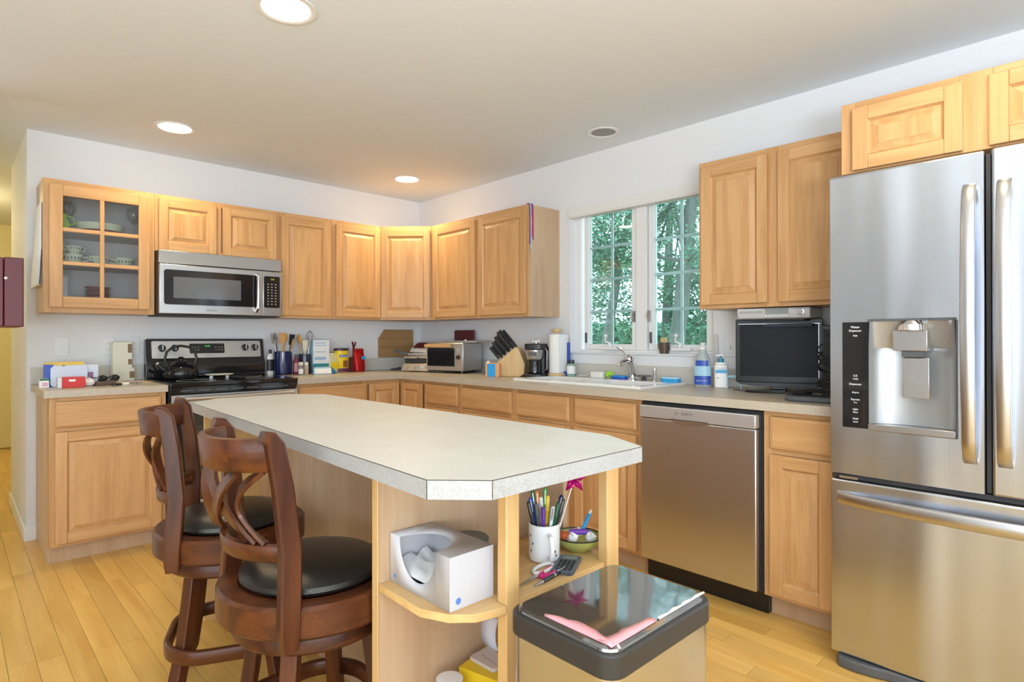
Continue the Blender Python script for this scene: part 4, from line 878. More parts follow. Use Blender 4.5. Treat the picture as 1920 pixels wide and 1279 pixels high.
text('Nesquik', 0.024, (-0.004, -0.0505, 0.130), (R(90), 0, 0), white, c, 'brand_lettering')
arc_label(c, 'brown_picture', 0.0607, 0.8, 0.040, 0.095, 255, 300, mat('brown_print', (0.30, 0.10, 0.03), 0.6), 6)
# chopping board against the wall, clipped corner
c = thing('chopping_board', 'wooden chopping board with a clipped corner on the stove wall', 'board', (0, 0, 0))
B().prism([(-0.442, T + 0.105), (-0.085, T + 0.105), (-0.085, T + 0.347), (-0.382, T + 0.347), (-0.442, T + 0.27)], -0.022, -0.0035, axis='Y').obj('board', board_m, c, bevel=0.003)
b = B().box(-0.443, -0.084, -0.0226, -0.0222, T + 0.19, T + 0.1925).box(-0.443, -0.084, -0.0226, -0.0222, T + 0.268, T + 0.2705); tag(b.obj('glue_joint', mat('joint_brown', (0.2, 0.1, 0.04), 0.6), c), kind='stuff')
# purple cloth
b = B(); rr = random.Random(2)
g = [[b.bm.verts.new((-0.40 + i * 0.024, -0.205 + j * 0.02, T + 0.001 + (0 if (i in (0, 8) or j in (0, 5)) else 0.012 + 0.022 * rr.random() * (i / 8)))) for j in range(6)] for i in range(9)]
for i in range(8):
    for j in range(5): b.bm.faces.new([g[i][j], g[i + 1][j], g[i + 1][j + 1], g[i][j + 1]])
o = b.obj('cloth', mat('plum_cloth', (0.10, 0.08, 0.14), 0.8, noise=0.5, nscale=60), sharp=180); tag(o, 'crumpled dark purple cloth left of the waffle iron', 'cloth')
# waffle iron / griddle in the corner, facing the room diagonally
c = thing('waffle_iron', 'steel waffle iron standing in the counter corner', 'waffle iron', (-0.335, -0.485, at()), R(-62))
B().hexa([(-0.125, -0.11, 0.006), (0.125, -0.11, 0.006), (0.125, 0.11, 0.006), (-0.125, 0.11, 0.006), (-0.115, -0.085, 0.070), (0.115, -0.085, 0.070), (0.115, 0.10, 0.070), (-0.115, 0.10, 0.070)]).obj('base', mat('warm_steel', (0.34, 0.31, 0.27), 0.35, 0.7), c, bevel=0.006)
B().box(-0.105, 0.115, -0.07, 0.10, 0.0705, 0.105).obj('lower_plate', blackm, c, bevel=0.004)
B().box(-0.110, 0.115, -0.085, 0.10, 0.106, 0.128).obj('upper_lid', mat('warm_steel2', (0.45, 0.42, 0.37), 0.3, 0.8), c, bevel=0.006)
B().tube([(-0.02, -0.088, 0.116), (-0.02, -0.125, 0.116), (0.03, -0.125, 0.116), (0.03, -0.088, 0.116)], 0.008, 8).obj('handle', satin, c)
for x in (-0.07, 0.0, 0.03): B().lathe([(0.011, 0), (0.010, 0.008), (0.001, 0.009)], n=14).obj('knob', satin, c, loc=(x, -0.1, 0.036), rot=(R(80), 0, 0))
B().box(0.05, 0.09, -0.1035, -0.0985, 0.028, 0.048).obj('name_plate', silverp, c)
c = thing('sandwich_press', 'small folding sandwich press on top of the waffle iron', 'sandwich press', (-0.335, -0.485, at(T + 0.1285)), R(-62))
B().box(-0.085, 0.095, -0.06, 0.07, 0.001, 0.022).obj('lower_half', mat('pewter', (0.48, 0.46, 0.43), 0.35, 0.7), c, bevel=0.005)
B().hexa([(-0.075, -0.055, 0.030), (0.09, -0.055, 0.030), (0.09, 0.07, 0.045), (-0.075, 0.07, 0.045), (-0.065, -0.035, 0.062), (0.08, -0.035, 0.062), (0.08, 0.06, 0.105), (-0.065, 0.06, 0.105)]).obj('upper_half', silverp, c, bevel=0.006)
B().hexa([(-0.05, -0.040, 0.064), (0.06, -0.040, 0.064), (0.06, 0.052, 0.104), (-0.05, 0.052, 0.104), (-0.045, -0.037, 0.066), (0.055, -0.037, 0.066), (0.055, 0.049, 0.106), (-0.045, 0.049, 0.106)]).obj('brown_inset', maroon, c)
B().sweep([(-0.08, -0.02, 0.012), (-0.13, -0.05, 0.018), (-0.20, -0.07, 0.045)], 0.022, 0.010, ref=(0, 0, 1)).obj('handle', blackp, c)
B().box(0.055, 0.085, -0.058, 0.0, 0.022, 0.03).obj('hinge', satin, c)
# toaster oven
c = thing('toaster_oven', 'steel toaster oven with a wood-look handle, right of the waffle iron', 'toaster oven', (-0.335, -0.900, at()), R(-75))
tw, td, th = 0.245, 0.26, 0.235
B().box(-tw, tw * 0.42, 0.001, td, 0.018, th).obj('body', steel_h, c, bevel=0.008)
for x in (-tw + 0.03, tw * 0.42 - 0.03):
    for y in (0.03, td - 0.03): B().lathe([(0.012, 0), (0.012, 0.0175)], (x, y, 0), 10).obj('foot', blackp, c)
B().box(-tw, tw * 0.42, -0.010, 0.0, 0.022, th - 0.005).obj('front_frame', mat('champagne', (0.50, 0.44, 0.37), 0.35, 0.7), c, bevel=0.003)
gl = B().box(-tw + 0.014, 0.03, -0.0125, -0.0102, 0.055, 0.195).obj('glass_door', black, c)
B().sweep([(-tw + 0.005, -0.036, 0.212), (0.01, -0.036, 0.212)], 0.022, 0.014, ref=(0, 0, 1)).obj('handle', tanw, c)
B().box(-tw + 0.02, -tw + 0.03, -0.032, -0.0105, 0.205, 0.218).box(-0.015, -0.005, -0.032, -0.0105, 0.205, 0.218).obj('handle_bracket', satin, c)
B().lathe([(0.017, 0), (0.015, 0.014), (0.001, 0.015)], n=18).obj('knob', blackp, c, loc=(0.066, -0.0102, 0.125), rot=(R(90), 0, 0))
B().box(0.050, 0.082, -0.0115, -0.0102, 0.16, 0.20).obj('indicator_panel', greyp, c)
c = thing('sheet_pan', 'thin steel baking sheet lying on the toaster oven', 'baking sheet', (-0.30, -0.915, at(T + 0.2355)), R(-75))
B().box(-0.15, 0.16, 0.02, 0.24, 0.0, 0.004).obj('pan', satin, c, bevel=0.001); B().sweep([(-0.15, 0.02, 0.010), (0.16, 0.02, 0.010), (0.16, 0.24, 0.010), (-0.15, 0.24, 0.010)], 0.012, 0.003, loop=True).obj('rim', satin, c)
B().sphere((0, 0, 0), 0.010, 10).obj('knob', cream, c, loc=(0.06, 0.03, 0.0165))
c = thing('cutting_board', 'dark red cutting board standing behind the toaster oven', 'board', (0, 0, 0))
B().prism([(q[0], q[1]) for q in rrect(0.255, 0.335, 0.012, 4, -0.690, T + 0.170)], -0.045, -0.034, axis='X').obj('board', maroon, c, bevel=0.002)
# knife block
kb = thing('knife_block', 'slanted beech knife block packed with black handled knives', 'knife block', (-0.235, -1.435, at()), R(-65))
# local: knives lean towards -x (left)
th_ = R(33)
B().prism([(-0.055, 0), (0.095, 0), (0.125, 0.02), (0.130, 0.09), (0.085, 0.195), (0.06, 0.208), (-0.075, 0.100), (-0.085, 0.075)], -0.055, 0.055, axis='Y').obj('block', block_m, kb, bevel=0.004)
dirn = Vector((-0.66, 0, 0.75)).normalized(); edge0 = Vector((0.052, 0, 0.204)); edge1 = Vector((-0.066, 0, 0.108)); n_k = 0
M0 = Matrix.Translation((-0.235, -1.435, at())) @ Matrix.Rotation(R(-65), 4, 'Z')
row_name = ['top', 'second', 'third', 'lowest']; col_name = ['back', 'middle', 'front']
for i in range(4):
    for j in range(3):
        p0 = edge0.lerp(edge1, 0.12 + i * 0.25 - (j - 1) * 0.07); yy = -0.036 + j * 0.036
        L = (0.165, 0.150, 0.132, 0.115)[i] + 0.008 * (j == 1)
        kn = thing('knife', 'black handled knife, %s row, %s slot of the knife block' % (row_name[i], col_name[2 - j]), 'knife', M0 @ (p0 + Vector((0, yy, 0)) + dirn * 0.003), R(-65), 'knives in the beech block')
        a = dirn * 0.0; e_ = dirn * L
        B().sweep([a + dirn * 0.012, a + dirn * (L * 0.5), e_ - dirn * 0.01, e_], 0.020, 0.015, ref=(0.75, 0, 0.66), ws=[0.015, 0.019, 0.019, 0.016]).obj('handle', blackp, kn)
        B().sweep([e_, e_ + dirn * 0.004], 0.013, 0.011, ref=(0.75, 0, 0.66)).obj('end_cap', satin, kn)
        B().sweep([a, dirn * 0.0118], 0.014, 0.006, ref=(0.75, 0, 0.66)).obj('bolster', satin, kn)
        b = B()
        for t_ in (0.3, 0.55, 0.8): b.tube([dirn * (L * t_) + Vector((0, -0.0075, 0)), dirn * (L * t_) + Vector((0, 0.0075, 0))], 0.0022, 6)
        tag(b.obj('rivets', satin, kn), kind='stuff')
c = thing('note_box', 'orange card box with a bright blue panel in front of the knife block', 'box', (-0.388, -1.415, at()), R(-55))
B().box(-0.048, 0.052, 0.0, 0.05, 0, 0.095).obj('box', mat('orange_card', (0.72, 0.36, 0.16), 0.6), c, bevel=0.002)
B().box(-0.035, 0.022, -0.0015, -0.0005, 0.003, 0.090).obj('blue_panel', sky, c)
B().prism([(-0.048, 0.0955), (-0.03, 0.115), (-0.012, 0.0955)], 0.004, 0.008, axis='Y').obj('flap', cream, c)
# coffee maker
c = thing('coffee_maker', 'compact black and steel coffee maker', 'coffee maker', (-0.215, -1.664, at()), R(-60))
B().prism(rrect(0.150, 0.19, 0.05, 5, 0, 0.02), 0, 0.028).obj('base', blackp, c, bevel=0.004)
B().prism(rrect(0.130, 0.075, 0.02, 4, 0.0, 0.072), 0.0285, 0.19).obj('column', blackp, c)
B().prism(rrect(0.145, 0.165, 0.05, 5, 0, 0.03), 0.1905, 0.232).obj('top', blackp, c, bevel=0.006)
B().lathe([(0.050, 0.125), (0.058, 0.135), (0.062, 0.190)], (0, -0.01, 0), 28).obj('brew_basket', steel_h, c)
B().lathe([(0.040, 0.030), (0.048, 0.036), (0.046, 0.10), (0.040, 0.122), (0.001, 0.122)], (0, -0.015, 0), 28).obj('carafe', black, c)
B().lathe([(0.055, 0), (0.057, 0.003), (0.055, 0.006), (0.001, 0.006)], (0, -0.015, 0.0285), 28).obj('warming_plate', satin, c) if False else None
B().box(-0.028, 0.028, -0.076, -0.0745, 0.150, 0.175).obj('badge', darkgrey, c)
B().tube([(0, 0.03, 0.2325), (0, 0.03, 0.245)], 0.012, 12).box(-0.025, 0.025, 0.024, 0.036, 0.245, 0.252).box(-0.025, -0.019, 0.024, 0.036, 0.252, 0.262).box(0.019, 0.025, 0.024, 0.036, 0.252, 0.262).obj('lid_knob', satin, c)
B().tube([(0.066, -0.01, 0.05), (0.085, -0.015, 0.06), (0.088, -0.015, 0.18), (0.070, 0.0, 0.20)], 0.006, 8).obj('side_handle', satin, c)
# paper towel
ZR_ = T + 0.0142
c = thing('paper_towel_holder', 'white paper towel roll on a wooden stand', 'paper towels', (-0.112, -1.768, ZR_ + 0.0004))
B().lathe([(0.058, 0), (0.062, 0.004), (0.062, 0.012), (0.058, 0.016), (0.001, 0.016)], n=32).obj('base', block_m, c)
B().lathe([(0.020, 0.018), (0.053, 0.018), (0.054, 0.020), (0.054, 0.280), (0.053, 0.282), (0.020, 0.282), (0.019, 0.278)], n=36, cap=False).obj('roll', mat('towel_paper', (0.86, 0.86, 0.85), 0.9, bump=0.3, bscale=120), c)
B().lathe([(0.012, 0.0165), (0.012, 0.296), (0.032, 0.300), (0.036, 0.310), (0.030, 0.318), (0.01, 0.321), (0.001, 0.321)], n=24).obj('post', block_m, c)
B().sweep([(-0.03, -0.0565, 0.155), (0.02, -0.062, 0.155), (0.060, -0.05, 0.155), (0.074, -0.03, 0.155)], 0.25, 0.0015, ref=(0, 0, 1)).obj('loose_sheet', paper, c)
c = thing('blue_box', 'slim dark blue box against the wall behind the paper towels', 'box', (-0.062, -1.789, at()))
B().box(-0.03, 0.03, -0.035, 0.035, 0, 0.24).obj('box', blue, c, bevel=0.002)
c = thing('book', 'dark purple book standing between coffee maker and paper towels', 'book', (-0.062, -1.64, at()))
B().box(-0.03, 0.03, -0.045, 0.045, 0, 0.21).obj('cover', mat('dark_plum', (0.06, 0.03, 0.09), 0.5), c, bevel=0.002); B().box(-0.028, 0.028, -0.0445, 0.0445, 0.2102, 0.2115).obj('pages', paper, c)
bottle('vitamin_bottle', 'small white labelled bottle with a dark lid, right of the paper towels', 'bottle', -0.108, -1.895, [(0.026, 0), (0.028, 0.003), (0.028, 0.075), (0.02, 0.085)], mat('green_clear', (0.25, 0.42, 0.33), 0.2), [(0.021, 0.0852), (0.021, 0.108), (0.001, 0.109)], blackp, lab=(0.0286, 0.018, 0.070, paper, 120, 330), z=ZR_)
# things on the sink ledge
ZR = T + 0.0142
c = thing('faucet', 'chrome single lever kitchen faucet behind the sink', 'faucet', (-0.092, -2.372, ZR))
B().lathe([(0.030, 0), (0.030, 0.006), (0.022, 0.012), (0.019, 0.05), (0.021, 0.10)], n=24).obj('body', chrome, c)
B().tube([(0, 0, 0.03), (-0.004, 0, 0.08), (-0.018, 0.008, 0.115)], [0.021, 0.022, 0.024], 16).sphere((-0.022, 0.010, 0.125), 0.029, 18, sc=(1.05, 1.05, 0.95)).obj('head', chrome, c)
B().tube([(-0.022, 0.01, 0.118), (-0.07, 0.010, 0.112), (-0.12, 0.006, 0.098), (-0.13, 0.006, 0.082)], [0.018, 0.016, 0.014, 0.012], 14).obj('spout', chrome, c)
B().sweep([(-0.014, 0.020, 0.140), (-0.024, 0.050, 0.175), (-0.034, 0.078, 0.197), (-0.040, 0.090, 0.198)], 0.018, 0.007, ref=(1, 0, 0), ws=[0.016, 0.020, 0.018, 0.012]).obj('lever', chrome, c)
c = thing('side_sprayer', 'small chrome side sprayer right of the faucet', 'sprayer', (-0.088, -2.525, ZR))
B().lathe([(0.018, 0), (0.016, 0.006), (0.009, 0.012), (0.009, 0.05), (0.012, 0.068), (0.010, 0.078), (0.001, 0.079)], n=18).obj('body', chrome, c)
c = thing('drain_strainer', 'dark drain strainer resting on the sink ledge', 'strainer', (-0.092, -2.452, ZR))
B().lathe([(0.014, 0), (0.018, 0.014), (0.006, 0.020), (0.006, 0.024)], n=18).lathe([(0.044, 0.0245), (0.046, 0.028), (0.044, 0.031), (0.001, 0.031)], n=24).obj('strainer', darkgrey, c)
def sponge(name, label, x, y, w_, d_, h_, m1, m2, rz, z=ZR, r_=0.012, cat='sponge'):
    c = thing(name, label, cat, (x, y, z), rz)
    B().prism(rrect(w_, d_, r_, 5), 0, h_ * 0.62).obj('lower_layer', m1, c, sharp=50)
    B().prism(rrect(w_ * 0.99, d_ * 0.99, r_, 5), h_ * 0.62 + 0.0002, h_).obj('upper_layer', m2, c, bevel=0.002)
sponge('sponge', 'bright blue sponge right of the faucet sprayer', -0.092, -2.635, 0.115, 0.060, 0.030, sky, lblue, R(-90), r_=0.026)
sponge('sponge', 'blue flat sponge between the green scrubber and the faucet', -0.094, -2.275, 0.098, 0.055, 0.022, blue, sky, R(-90))
c = thing('scrubber', 'lime green mesh scrubber on the sink ledge', 'scrubber', (-0.094, -2.200, ZR))
b = B(); rr = random.Random(4)
for i in range(26):
    a, e_ = rr.random() * 2 * PI, rr.random() * PI / 2
    b.sphere((0.020 * math.cos(a) * math.cos(e_), 0.020 * math.sin(a) * math.cos(e_), 0.020 + 0.020 * math.sin(e_) * rr.choice((-0.5, 1))), 0.009, 8)
tag(b.obj('mesh_loops', lime, c, sharp=60), kind='stuff')
c = thing('soap_dish', 'white oblong soap tray lying left of the lime scrubber', 'tray', (-0.094, -2.105, ZR))
B().prism(rrect(0.055, 0.10, 0.02, 5), 0, 0.040).obj('tray', mat('offwhite', (0.80, 0.81, 0.78), 0.5), c, bevel=0.006)
c = thing('dish_brush', 'pale grey dish brush handle on the far end of the sink ledge', 'brush', (-0.10, -2.04, ZR))
B().sweep([(0, 0.09, 0.006), (0, 0.05, 0.010), (0, 0.0, 0.020), (0, -0.01, 0.024)], 0.020, 0.010, ref=(1, 0, 0), ws=[0.012, 0.018, 0.022, 0.016]).obj('handle', silverp, c)
# dish soap + lotion
c = thing('dish_soap', 'clear dish soap bottle with a blue label and white top', 'bottle', (-0.10, -2.838, at()), R(-70))
clear_soap = mat('clear_plastic', (0.70, 0.78, 0.80), 0.12, trans=0.5)
B().lathe([(0.040, 0), (0.043, 0.004), (0.044, 0.05), (0.045, 0.10), (0.042, 0.14), (0.030, 0.175), (0.020, 0.192), (0.018, 0.205)], n=32, sy=0.62).obj('body', clear_soap, c)
B().lathe([(0.020, 0.2052), (0.020, 0.222), (0.011, 0.226), (0.011, 0.235), (0.014, 0.238), (0.014, 0.244), (0.001, 0.246)], n=20).obj('cap', white, c)
arc_label(c, 'label_bottom', 0.0456, 0.63, 0.012, 0.060, 195, 345, blue); arc_label(c, 'label_middle', 0.0462, 0.63, 0.0602, 0.115, 195, 345, lblue); arc_label(c, 'label_top', 0.0465, 0.63, 0.1152, 0.146, 225, 315, blue, 8)
text('FREE & CLEAR', 0.0095, (0, -0.0302, 0.034), (R(90), 0, 0), white, c)
c = thing('dish_brush', 'grey handled brush standing behind the dish soap', 'brush', (-0.055, -2.885, at()))
B().sweep([(0, 0, 0.0), (0, -0.004, 0.12), (0, -0.012, 0.20), (-0.002, -0.010, 0.26), (0, -0.008, 0.29)], 0.014, 0.008, ref=(0, 1, 0), ws=[0.010, 0.010, 0.014, 0.020, 0.014]).obj('handle', silverp, c)
B().prism(rrect(0.035, 0.05, 0.01, 4, 0, -0.004), 0.0, 0.012).obj('bristle_head', white, c) if False else None
c = thing('lotion_bottle', 'white lotion bottle with a teal pump, right of the dish soap', 'bottle', (-0.10, -2.945, at()), R(-60))
B().prism(rrect(0.070, 0.040, 0.014, 5), 0, 0.125).prism(rrect(0.060, 0.034, 0.014, 5), 0.125, 0.138).obj('body', white, c, bevel=0.004)
B().lathe([(0.014, 0.1382), (0.014, 0.158), (0.005, 0.160), (0.005, 0.172)], n=16).obj('pump_collar', mat('pump_teal', (0.02, 0.25, 0.42), 0.3), c)
B().sweep([(0.010, 0, 0.176), (-0.004, 0, 0.177), (-0.026, 0, 0.173)], 0.012, 0.008, ref=(0, 1, 0)).obj('pump_nozzle', white, c)
B().box(-0.030, 0.030, -0.0212, -0.0205, 0.080, 0.098).obj('blue_band', mat('band_blue', (0.03, 0.35, 0.65), 0.4), c)
text('Cetaphil', 0.013, (0, -0.0215, 0.106), (R(90), 0, 0), mat('grey_print', (0.3, 0.34, 0.4), 0.5), c, 'brand_lettering')
b = B().box(-0.022, -0.014, -0.0212, -0.0205, 0.052, 0.057); b.obj('small_mark', darkgrey, c)
c = thing('mug', 'dark brown handled mug holding toothpicks on the window sill', 'mug', (0.022, -2.522, WZ0 + 0.0045), R(70))
B().lathe([(0.022, 0), (0.028, 0.003), (0.036, 0.068), (0.033, 0.068), (0.024, 0.010), (0.001, 0.008)], n=24).obj('cup', mat('pewter_brown', (0.12, 0.09, 0.065), 0.35, 0.4, noise=0.5, nscale=50), c)
B().tube([(0.033, 0, 0.062), (0.056, 0, 0.055), (0.050, 0, 0.028), (0.030, 0, 0.020)], 0.0055, 8).obj('handle', mat('pewter_brown', (0.1, 0.1, 0.1)), c)
b = B(); rr = random.Random(9)
for i in range(60):
    a, q = rr.random() * 2 * PI, 0.022 * math.sqrt(rr.random()); x, y = q * math.cos(a), q * math.sin(a)
    b.tube([(x * 0.8, y * 0.8, 0.012), (x * 1.1, y * 1.1, 0.092 + 0.008 * rr.random())], 0.0011, 4)
o = b.obj('toothpicks', mat('toothpick', (0.85, 0.66, 0.36), 0.6)); o.location = (0.022, -2.522, WZ0 + 0.0045); tag(o, 'bundle of wooden toothpicks standing in the brown mug', 'toothpicks', kind='stuff')
# television and friends
tv = thing('television', 'black flat screen television on the counter beside the refrigerator', 'television', (-0.155, -3.270, at()), R(-72))
B().prism(rrect(0.30, 0.17, 0.04, 5, 0, 0.0), 0, 0.012).obj('stand_base', black, tv, bevel=0.003)
B().box(-0.035, 0.035, 0.005, 0.035, 0.0125, 0.07).obj('stand_neck', black, tv, bevel=0.003)
B().prism(rrect(0.392, 0.315, 0.008, 3, 0, 0.205), -0.018, 0.022, axis='Y').obj('bezel', mat('bezel_black', (0.012, 0.012, 0.014), 0.25, spec=0.3), tv, bevel=0.003)
B().prism([(-0.190, 0.047), (0.190, 0.047), (0.175, 0.036), (0.10, 0.028), (-0.10, 0.028), (-0.175, 0.036)], -0.0185, 0.015, axis='Y').obj('lower_edge', blackp, tv)
B().box(-0.176, 0.176, -0.0192, -0.0182, 0.078, 0.338).obj('screen', mat('tv_screen', (0.012, 0.014, 0.018), 0.35, spec=0.12), tv)
B().box(-0.183, 0.183, -0.0196, -0.0182, 0.3385, 0.3405).box(0.1765, 0.1785, -0.0196, -0.0182, 0.076, 0.3384).obj('silver_line', satin, tv)
B().box(-0.14, 0.14, 0.0222, 0.05, 0.12, 0.30).obj('back_housing', blackp, tv, bevel=0.005)
c = thing('cable_tangle', 'tangle of black cables behind and right of the television', 'cables', (-0.20, -3.505, at()))
b = B(); rr = random.Random(12)
for i in range(6):
    a0 = rr.uniform(0, 6); pts = [(0.035 * math.cos(a0 + j * 0.7) + rr.uniform(-0.01, 0.01), 0.035 * math.sin(a0 + j * 0.7), 0.008 + (0.006 + 0.003 * i) * j) for j in range(14)]
    b.tube(pts, 0.0035, 6)
tag(b.obj('cables', blackp, c, sharp=60), kind='stuff')
c = thing('speaker', 'tall slim black speaker behind the right edge of the television', 'speaker', (-0.065, -3.49, at()), R(-75))
B().box(-0.045, 0.045, -0.04, 0.04, 0, 0.33).obj('cabinet_body', blackp, c, bevel=0.004); B().box(-0.038, 0.038, -0.0435, -0.0405, 0.01, 0.31).obj('grille', blackm, c)
# radio under the cabinet
c = thing('under_cabinet_radio', 'silver radio and disc player hung under the wall cabinet', 'radio', (-0.245, -3.292, UZ), R(-84))
B().prism([(-0.04, -0.052), (-0.03, -0.058), (0.17, -0.045), (0.17, -0.004), (-0.045, -0.004), (-0.048, -0.02)], -0.165, 0.165, axis='X').obj('housing', silverp, c, bevel=0.004)
B().box(-0.155, -0.045, -0.0505, -0.046, -0.027, -0.018).obj('disc_slot', greyp, c); B().box(-0.032, 0.072, -0.050, -0.0455, -0.034, -0.008).obj('display', mat('lcd', (0.30, 0.33, 0.34), 0.2), c)
b = B()
for i in range(8): b.box(-0.030 + i * 0.013, -0.022 + i * 0.013, -0.0505, -0.046, -0.046, -0.040)
tag(b.obj('buttons', white, c), kind='stuff')
B().lathe([(0.016, 0), (0.016, 0.006), (0.011, 0.007), (0.010, 0.010), (0.001, 0.010)], n=24).obj('dial', satin, c, loc=(0.125, -0.047, -0.026), rot=(R(90), 0, 0))
B().box(-0.11, 0.13, -0.02, 0.10, -0.0655, -0.0585).obj('mount_plate', blackp, c)
c = thing('router', 'black flat box hung beneath the silver radio', 'router', (-0.135, -3.29, UZ), R(-84))
B().box(-0.12, 0.14, -0.05, 0.06, -0.094, -0.078).obj('case', mat('blue_black', (0.04, 0.055, 0.08), 0.3), c, bevel=0.003)
B().box(-0.02, 0.02, 0.0, 0.03, -0.0778, -0.066).obj('bracket', blackp, c)
c = thing('telephone_base', 'black cordless telephone cradle beside the refrigerator', 'telephone', (-0.470, -3.545, at()), R(-85))
B().prism(rrect(0.22, 0.15, 0.05, 6), 0, 0.022).obj('base', darkgrey, c, bevel=0.006)
B().sweep([(-0.085, 0.02, 0.030), (0.0, 0.02, 0.048), (0.085, 0.02, 0.040)], 0.05, 0.020, ref=(0, 1, 0)).obj('handset', black, c)
b = B().box(-0.02, 0.05, -0.06, -0.025, 0.0222, 0.0245); b.obj('keypad', blackp, c)
c = thing('blue_wrap', 'strip of light blue plastic wrap left of the television', 'wrap', (-0.10, -3.040, at()))
b = B(); 
b.sweep([(0.0, 0.07, 0.060), (-0.01, 0.03, 0.066), (-0.02, -0.02, 0.062), (-0.05, -0.07, 0.060), (-0.10, -0.12, 0.068)], 0.022, 0.004, ref=(0, 0, 1), ws=[0.008, 0.014, 0.016, 0.014, 0.018]).tube([(0.0, 0.06, 0.0), (0, 0.06, 0.058)], 0.004, 6).tube([(-0.03, -0.03, 0.0), (-0.03, -0.03, 0.058)], 0.004, 6)
b.obj('strip', lblue, c)
c = thing('pen', 'thin grey pen lying left of the television stand', 'pen', (-0.20, -3.10, at(T + 0.004)))
B().tube([(0.02, 0.05, 0), (-0.03, -0.04, 0)], 0.004, 8).obj('barrel', darkgrey, c); B().tube([(0.0225, 0.0545, 0), (0.0205, 0.0505, 0)], [0.001, 0.0038], 8).obj('tip', satin, c)
# lanyards hanging on the end cabinet
b = thing('lanyards', 'purple, blue and red cords hung on the cabinet corner left of the window', 'cords', (-UD, -1.6985, 0))
for i, (m, L) in enumerate(((purple, 0.27), (lblue, 0.30), (red, 0.22), (purple, 0.24))):
    y = -0.004 - 0.0; x = 0.004 + i * 0.011
    B().tube([(x - 0.002, 0.020, UT + 0.003), (x, -0.002, UT + 0.004), (x, -0.006, UT - 0.02), (x + 0.008 * math.sin(i), -0.006, UT - L * 0.5), (x + 0.003, -0.006, UT - L)], 0.0032, 6).obj('cord', m, b)
B().tube([(0.012, -0.007, UT - 0.302), (0.012, -0.007, UT - 0.325)], 0.004, 8).obj('metal_clip', satin, b)
# papers on the left side of the glass cabinet
c = thing('hanging_papers', 'white papers clipped to the left side of the glass cabinet', 'papers', (-2.7745, -0.16, 0))
B().hexa([(-0.022, -0.12, 1.50), (-0.002, -0.12, 1.50), (-0.002, 0.13, 1.50), (-0.030, 0.13, 1.49), (-0.006, -0.12, 1.97), (-0.002, -0.12, 1.97), (-0.002, 0.13, 1.96), (-0.010, 0.13, 1.95)]).obj('sheets', paper, c)
B().hexa([(-0.012, -0.125, 1.505), (-0.006, -0.125, 1.50), (-0.001, -0.125, 1.70), (-0.003, -0.125, 1.70), (-0.012, -0.121, 1.505), (-0.006, -0.121, 1.50), (-0.001, -0.121, 1.70), (-0.003, -0.121, 1.70)]).obj('dark_edge', blackm, c)
# plates on the walls
def wall_plate(label, loc, rz, n, kind):
    c = thing('switch_plate' if kind == 's' else 'outlet_plate', label, 'wall plate', loc, rz)
    w_ = 0.072 + 0.046 * (n - 1); B().box(-w_ / 2, w_ / 2, -0.006, -0.0005, -0.058, 0.058).obj('plate', mat('plate_white', (0.80, 0.81, 0.84), 0.35), c, bevel=0.002)
    for i in range(n):
        x = (i - (n - 1) / 2) * 0.046
        if kind == 's': B().box(x - 0.004, x + 0.004, -0.014, -0.0062, -0.012, 0.008).obj('toggle', white, c, bevel=0.001); B().box(x - 0.006, x + 0.006, -0.0068, -0.0062, -0.014, -0.0125).obj('slot', greyp, c)
        else:
            for z in (-0.02, 0.02): B().prism(rrect(0.030, 0.026, 0.008, 4, x, z), -0.0075, -0.0062, axis='Y').box(x - 0.007, x - 0.005, -0.008, -0.0076, z - 0.006, z + 0.004, 1).box(x + 0.005, x + 0.007, -0.008, -0.0076, z - 0.006, z + 0.004, 1).obj('socket', [white, darkgrey], c)
wall_plate('single light switch plate above the mail on the left counter', (-2.653, 0, 1.148), 0, 1, 's')
wall_plate('outlet plate left of the cream letter carton', (-2.413, 0, 1.148), 0, 1, 'o')
wall_plate('outlet plate between the cream carton and the stove', (-2.272, 0, 1.150), 0, 1, 'o')
wall_plate('double light switch plate between window and television', (0, -2.974, 1.150), R(-90), 2, 's')
# ---- clutter on the left counter
c = thing('mail_box_pack', 'blue and white cardboard pack leaning at the back of the left counter', 'package', (-2.645, -0.33, at()))
B().box(-0.125, -0.105, -0.03, 0.03, 0, 0.125).box(-0.125, -0.085, -0.0308, -0.0302, 0.0, 0.125).obj('blue_end', blue, c)
B().box(-0.1045, 0.125, -0.03, 0.03, 0, 0.120).obj('box', mat('pack_white', (0.66, 0.72, 0.84), 0.6), c, bevel=0.002)
B().box(-0.12, 0.06, 0.0, 0.028, 0.1205, 0.136).obj('yellow_top', mat('amber', (0.75, 0.50, 0.06), 0.5), c)
B().box(0.035, 0.10, -0.0312, -0.0303, 0.045, 0.078).obj('photo_patch', mat('mauve', (0.25, 0.12, 0.25), 0.5), c)
B().box(-0.045, -0.033, -0.0312, -0.0303, 0.110, 0.120).obj('hang_hole', blackm, c)
c = thing('blue_booklet', 'white sheet with rounded corners leaning on the blue pack', 'card', (-2.660, -0.375, at()))
B().prism(rrect(0.17, 0.115, 0.02, 5, 0, 0.0585), -0.002, 0.002, axis='Y').obj('sheet', mat('sheet_blue', (0.62, 0.70, 0.85), 0.6), c)
c = thing('gum_box', 'shiny red packet lying at the front of the left counter', 'packet', (-2.655, -0.455, at()))
B().box(-0.050, 0.055, -0.03, 0.03, 0, 0.058).obj('box', red, c, bevel=0.003)
B().box(-0.070, -0.0505, -0.03, 0.03, 0, 0.058).obj('clear_end', silverp, c, bevel=0.002); B().box(-0.02, 0.01, -0.0308, -0.0302, 0.034, 0.046).obj('white_print', white, c)
c = thing('tea_packet', 'small white and green packet at the far left of the counter', 'packet', (-2.773, -0.38, at()))
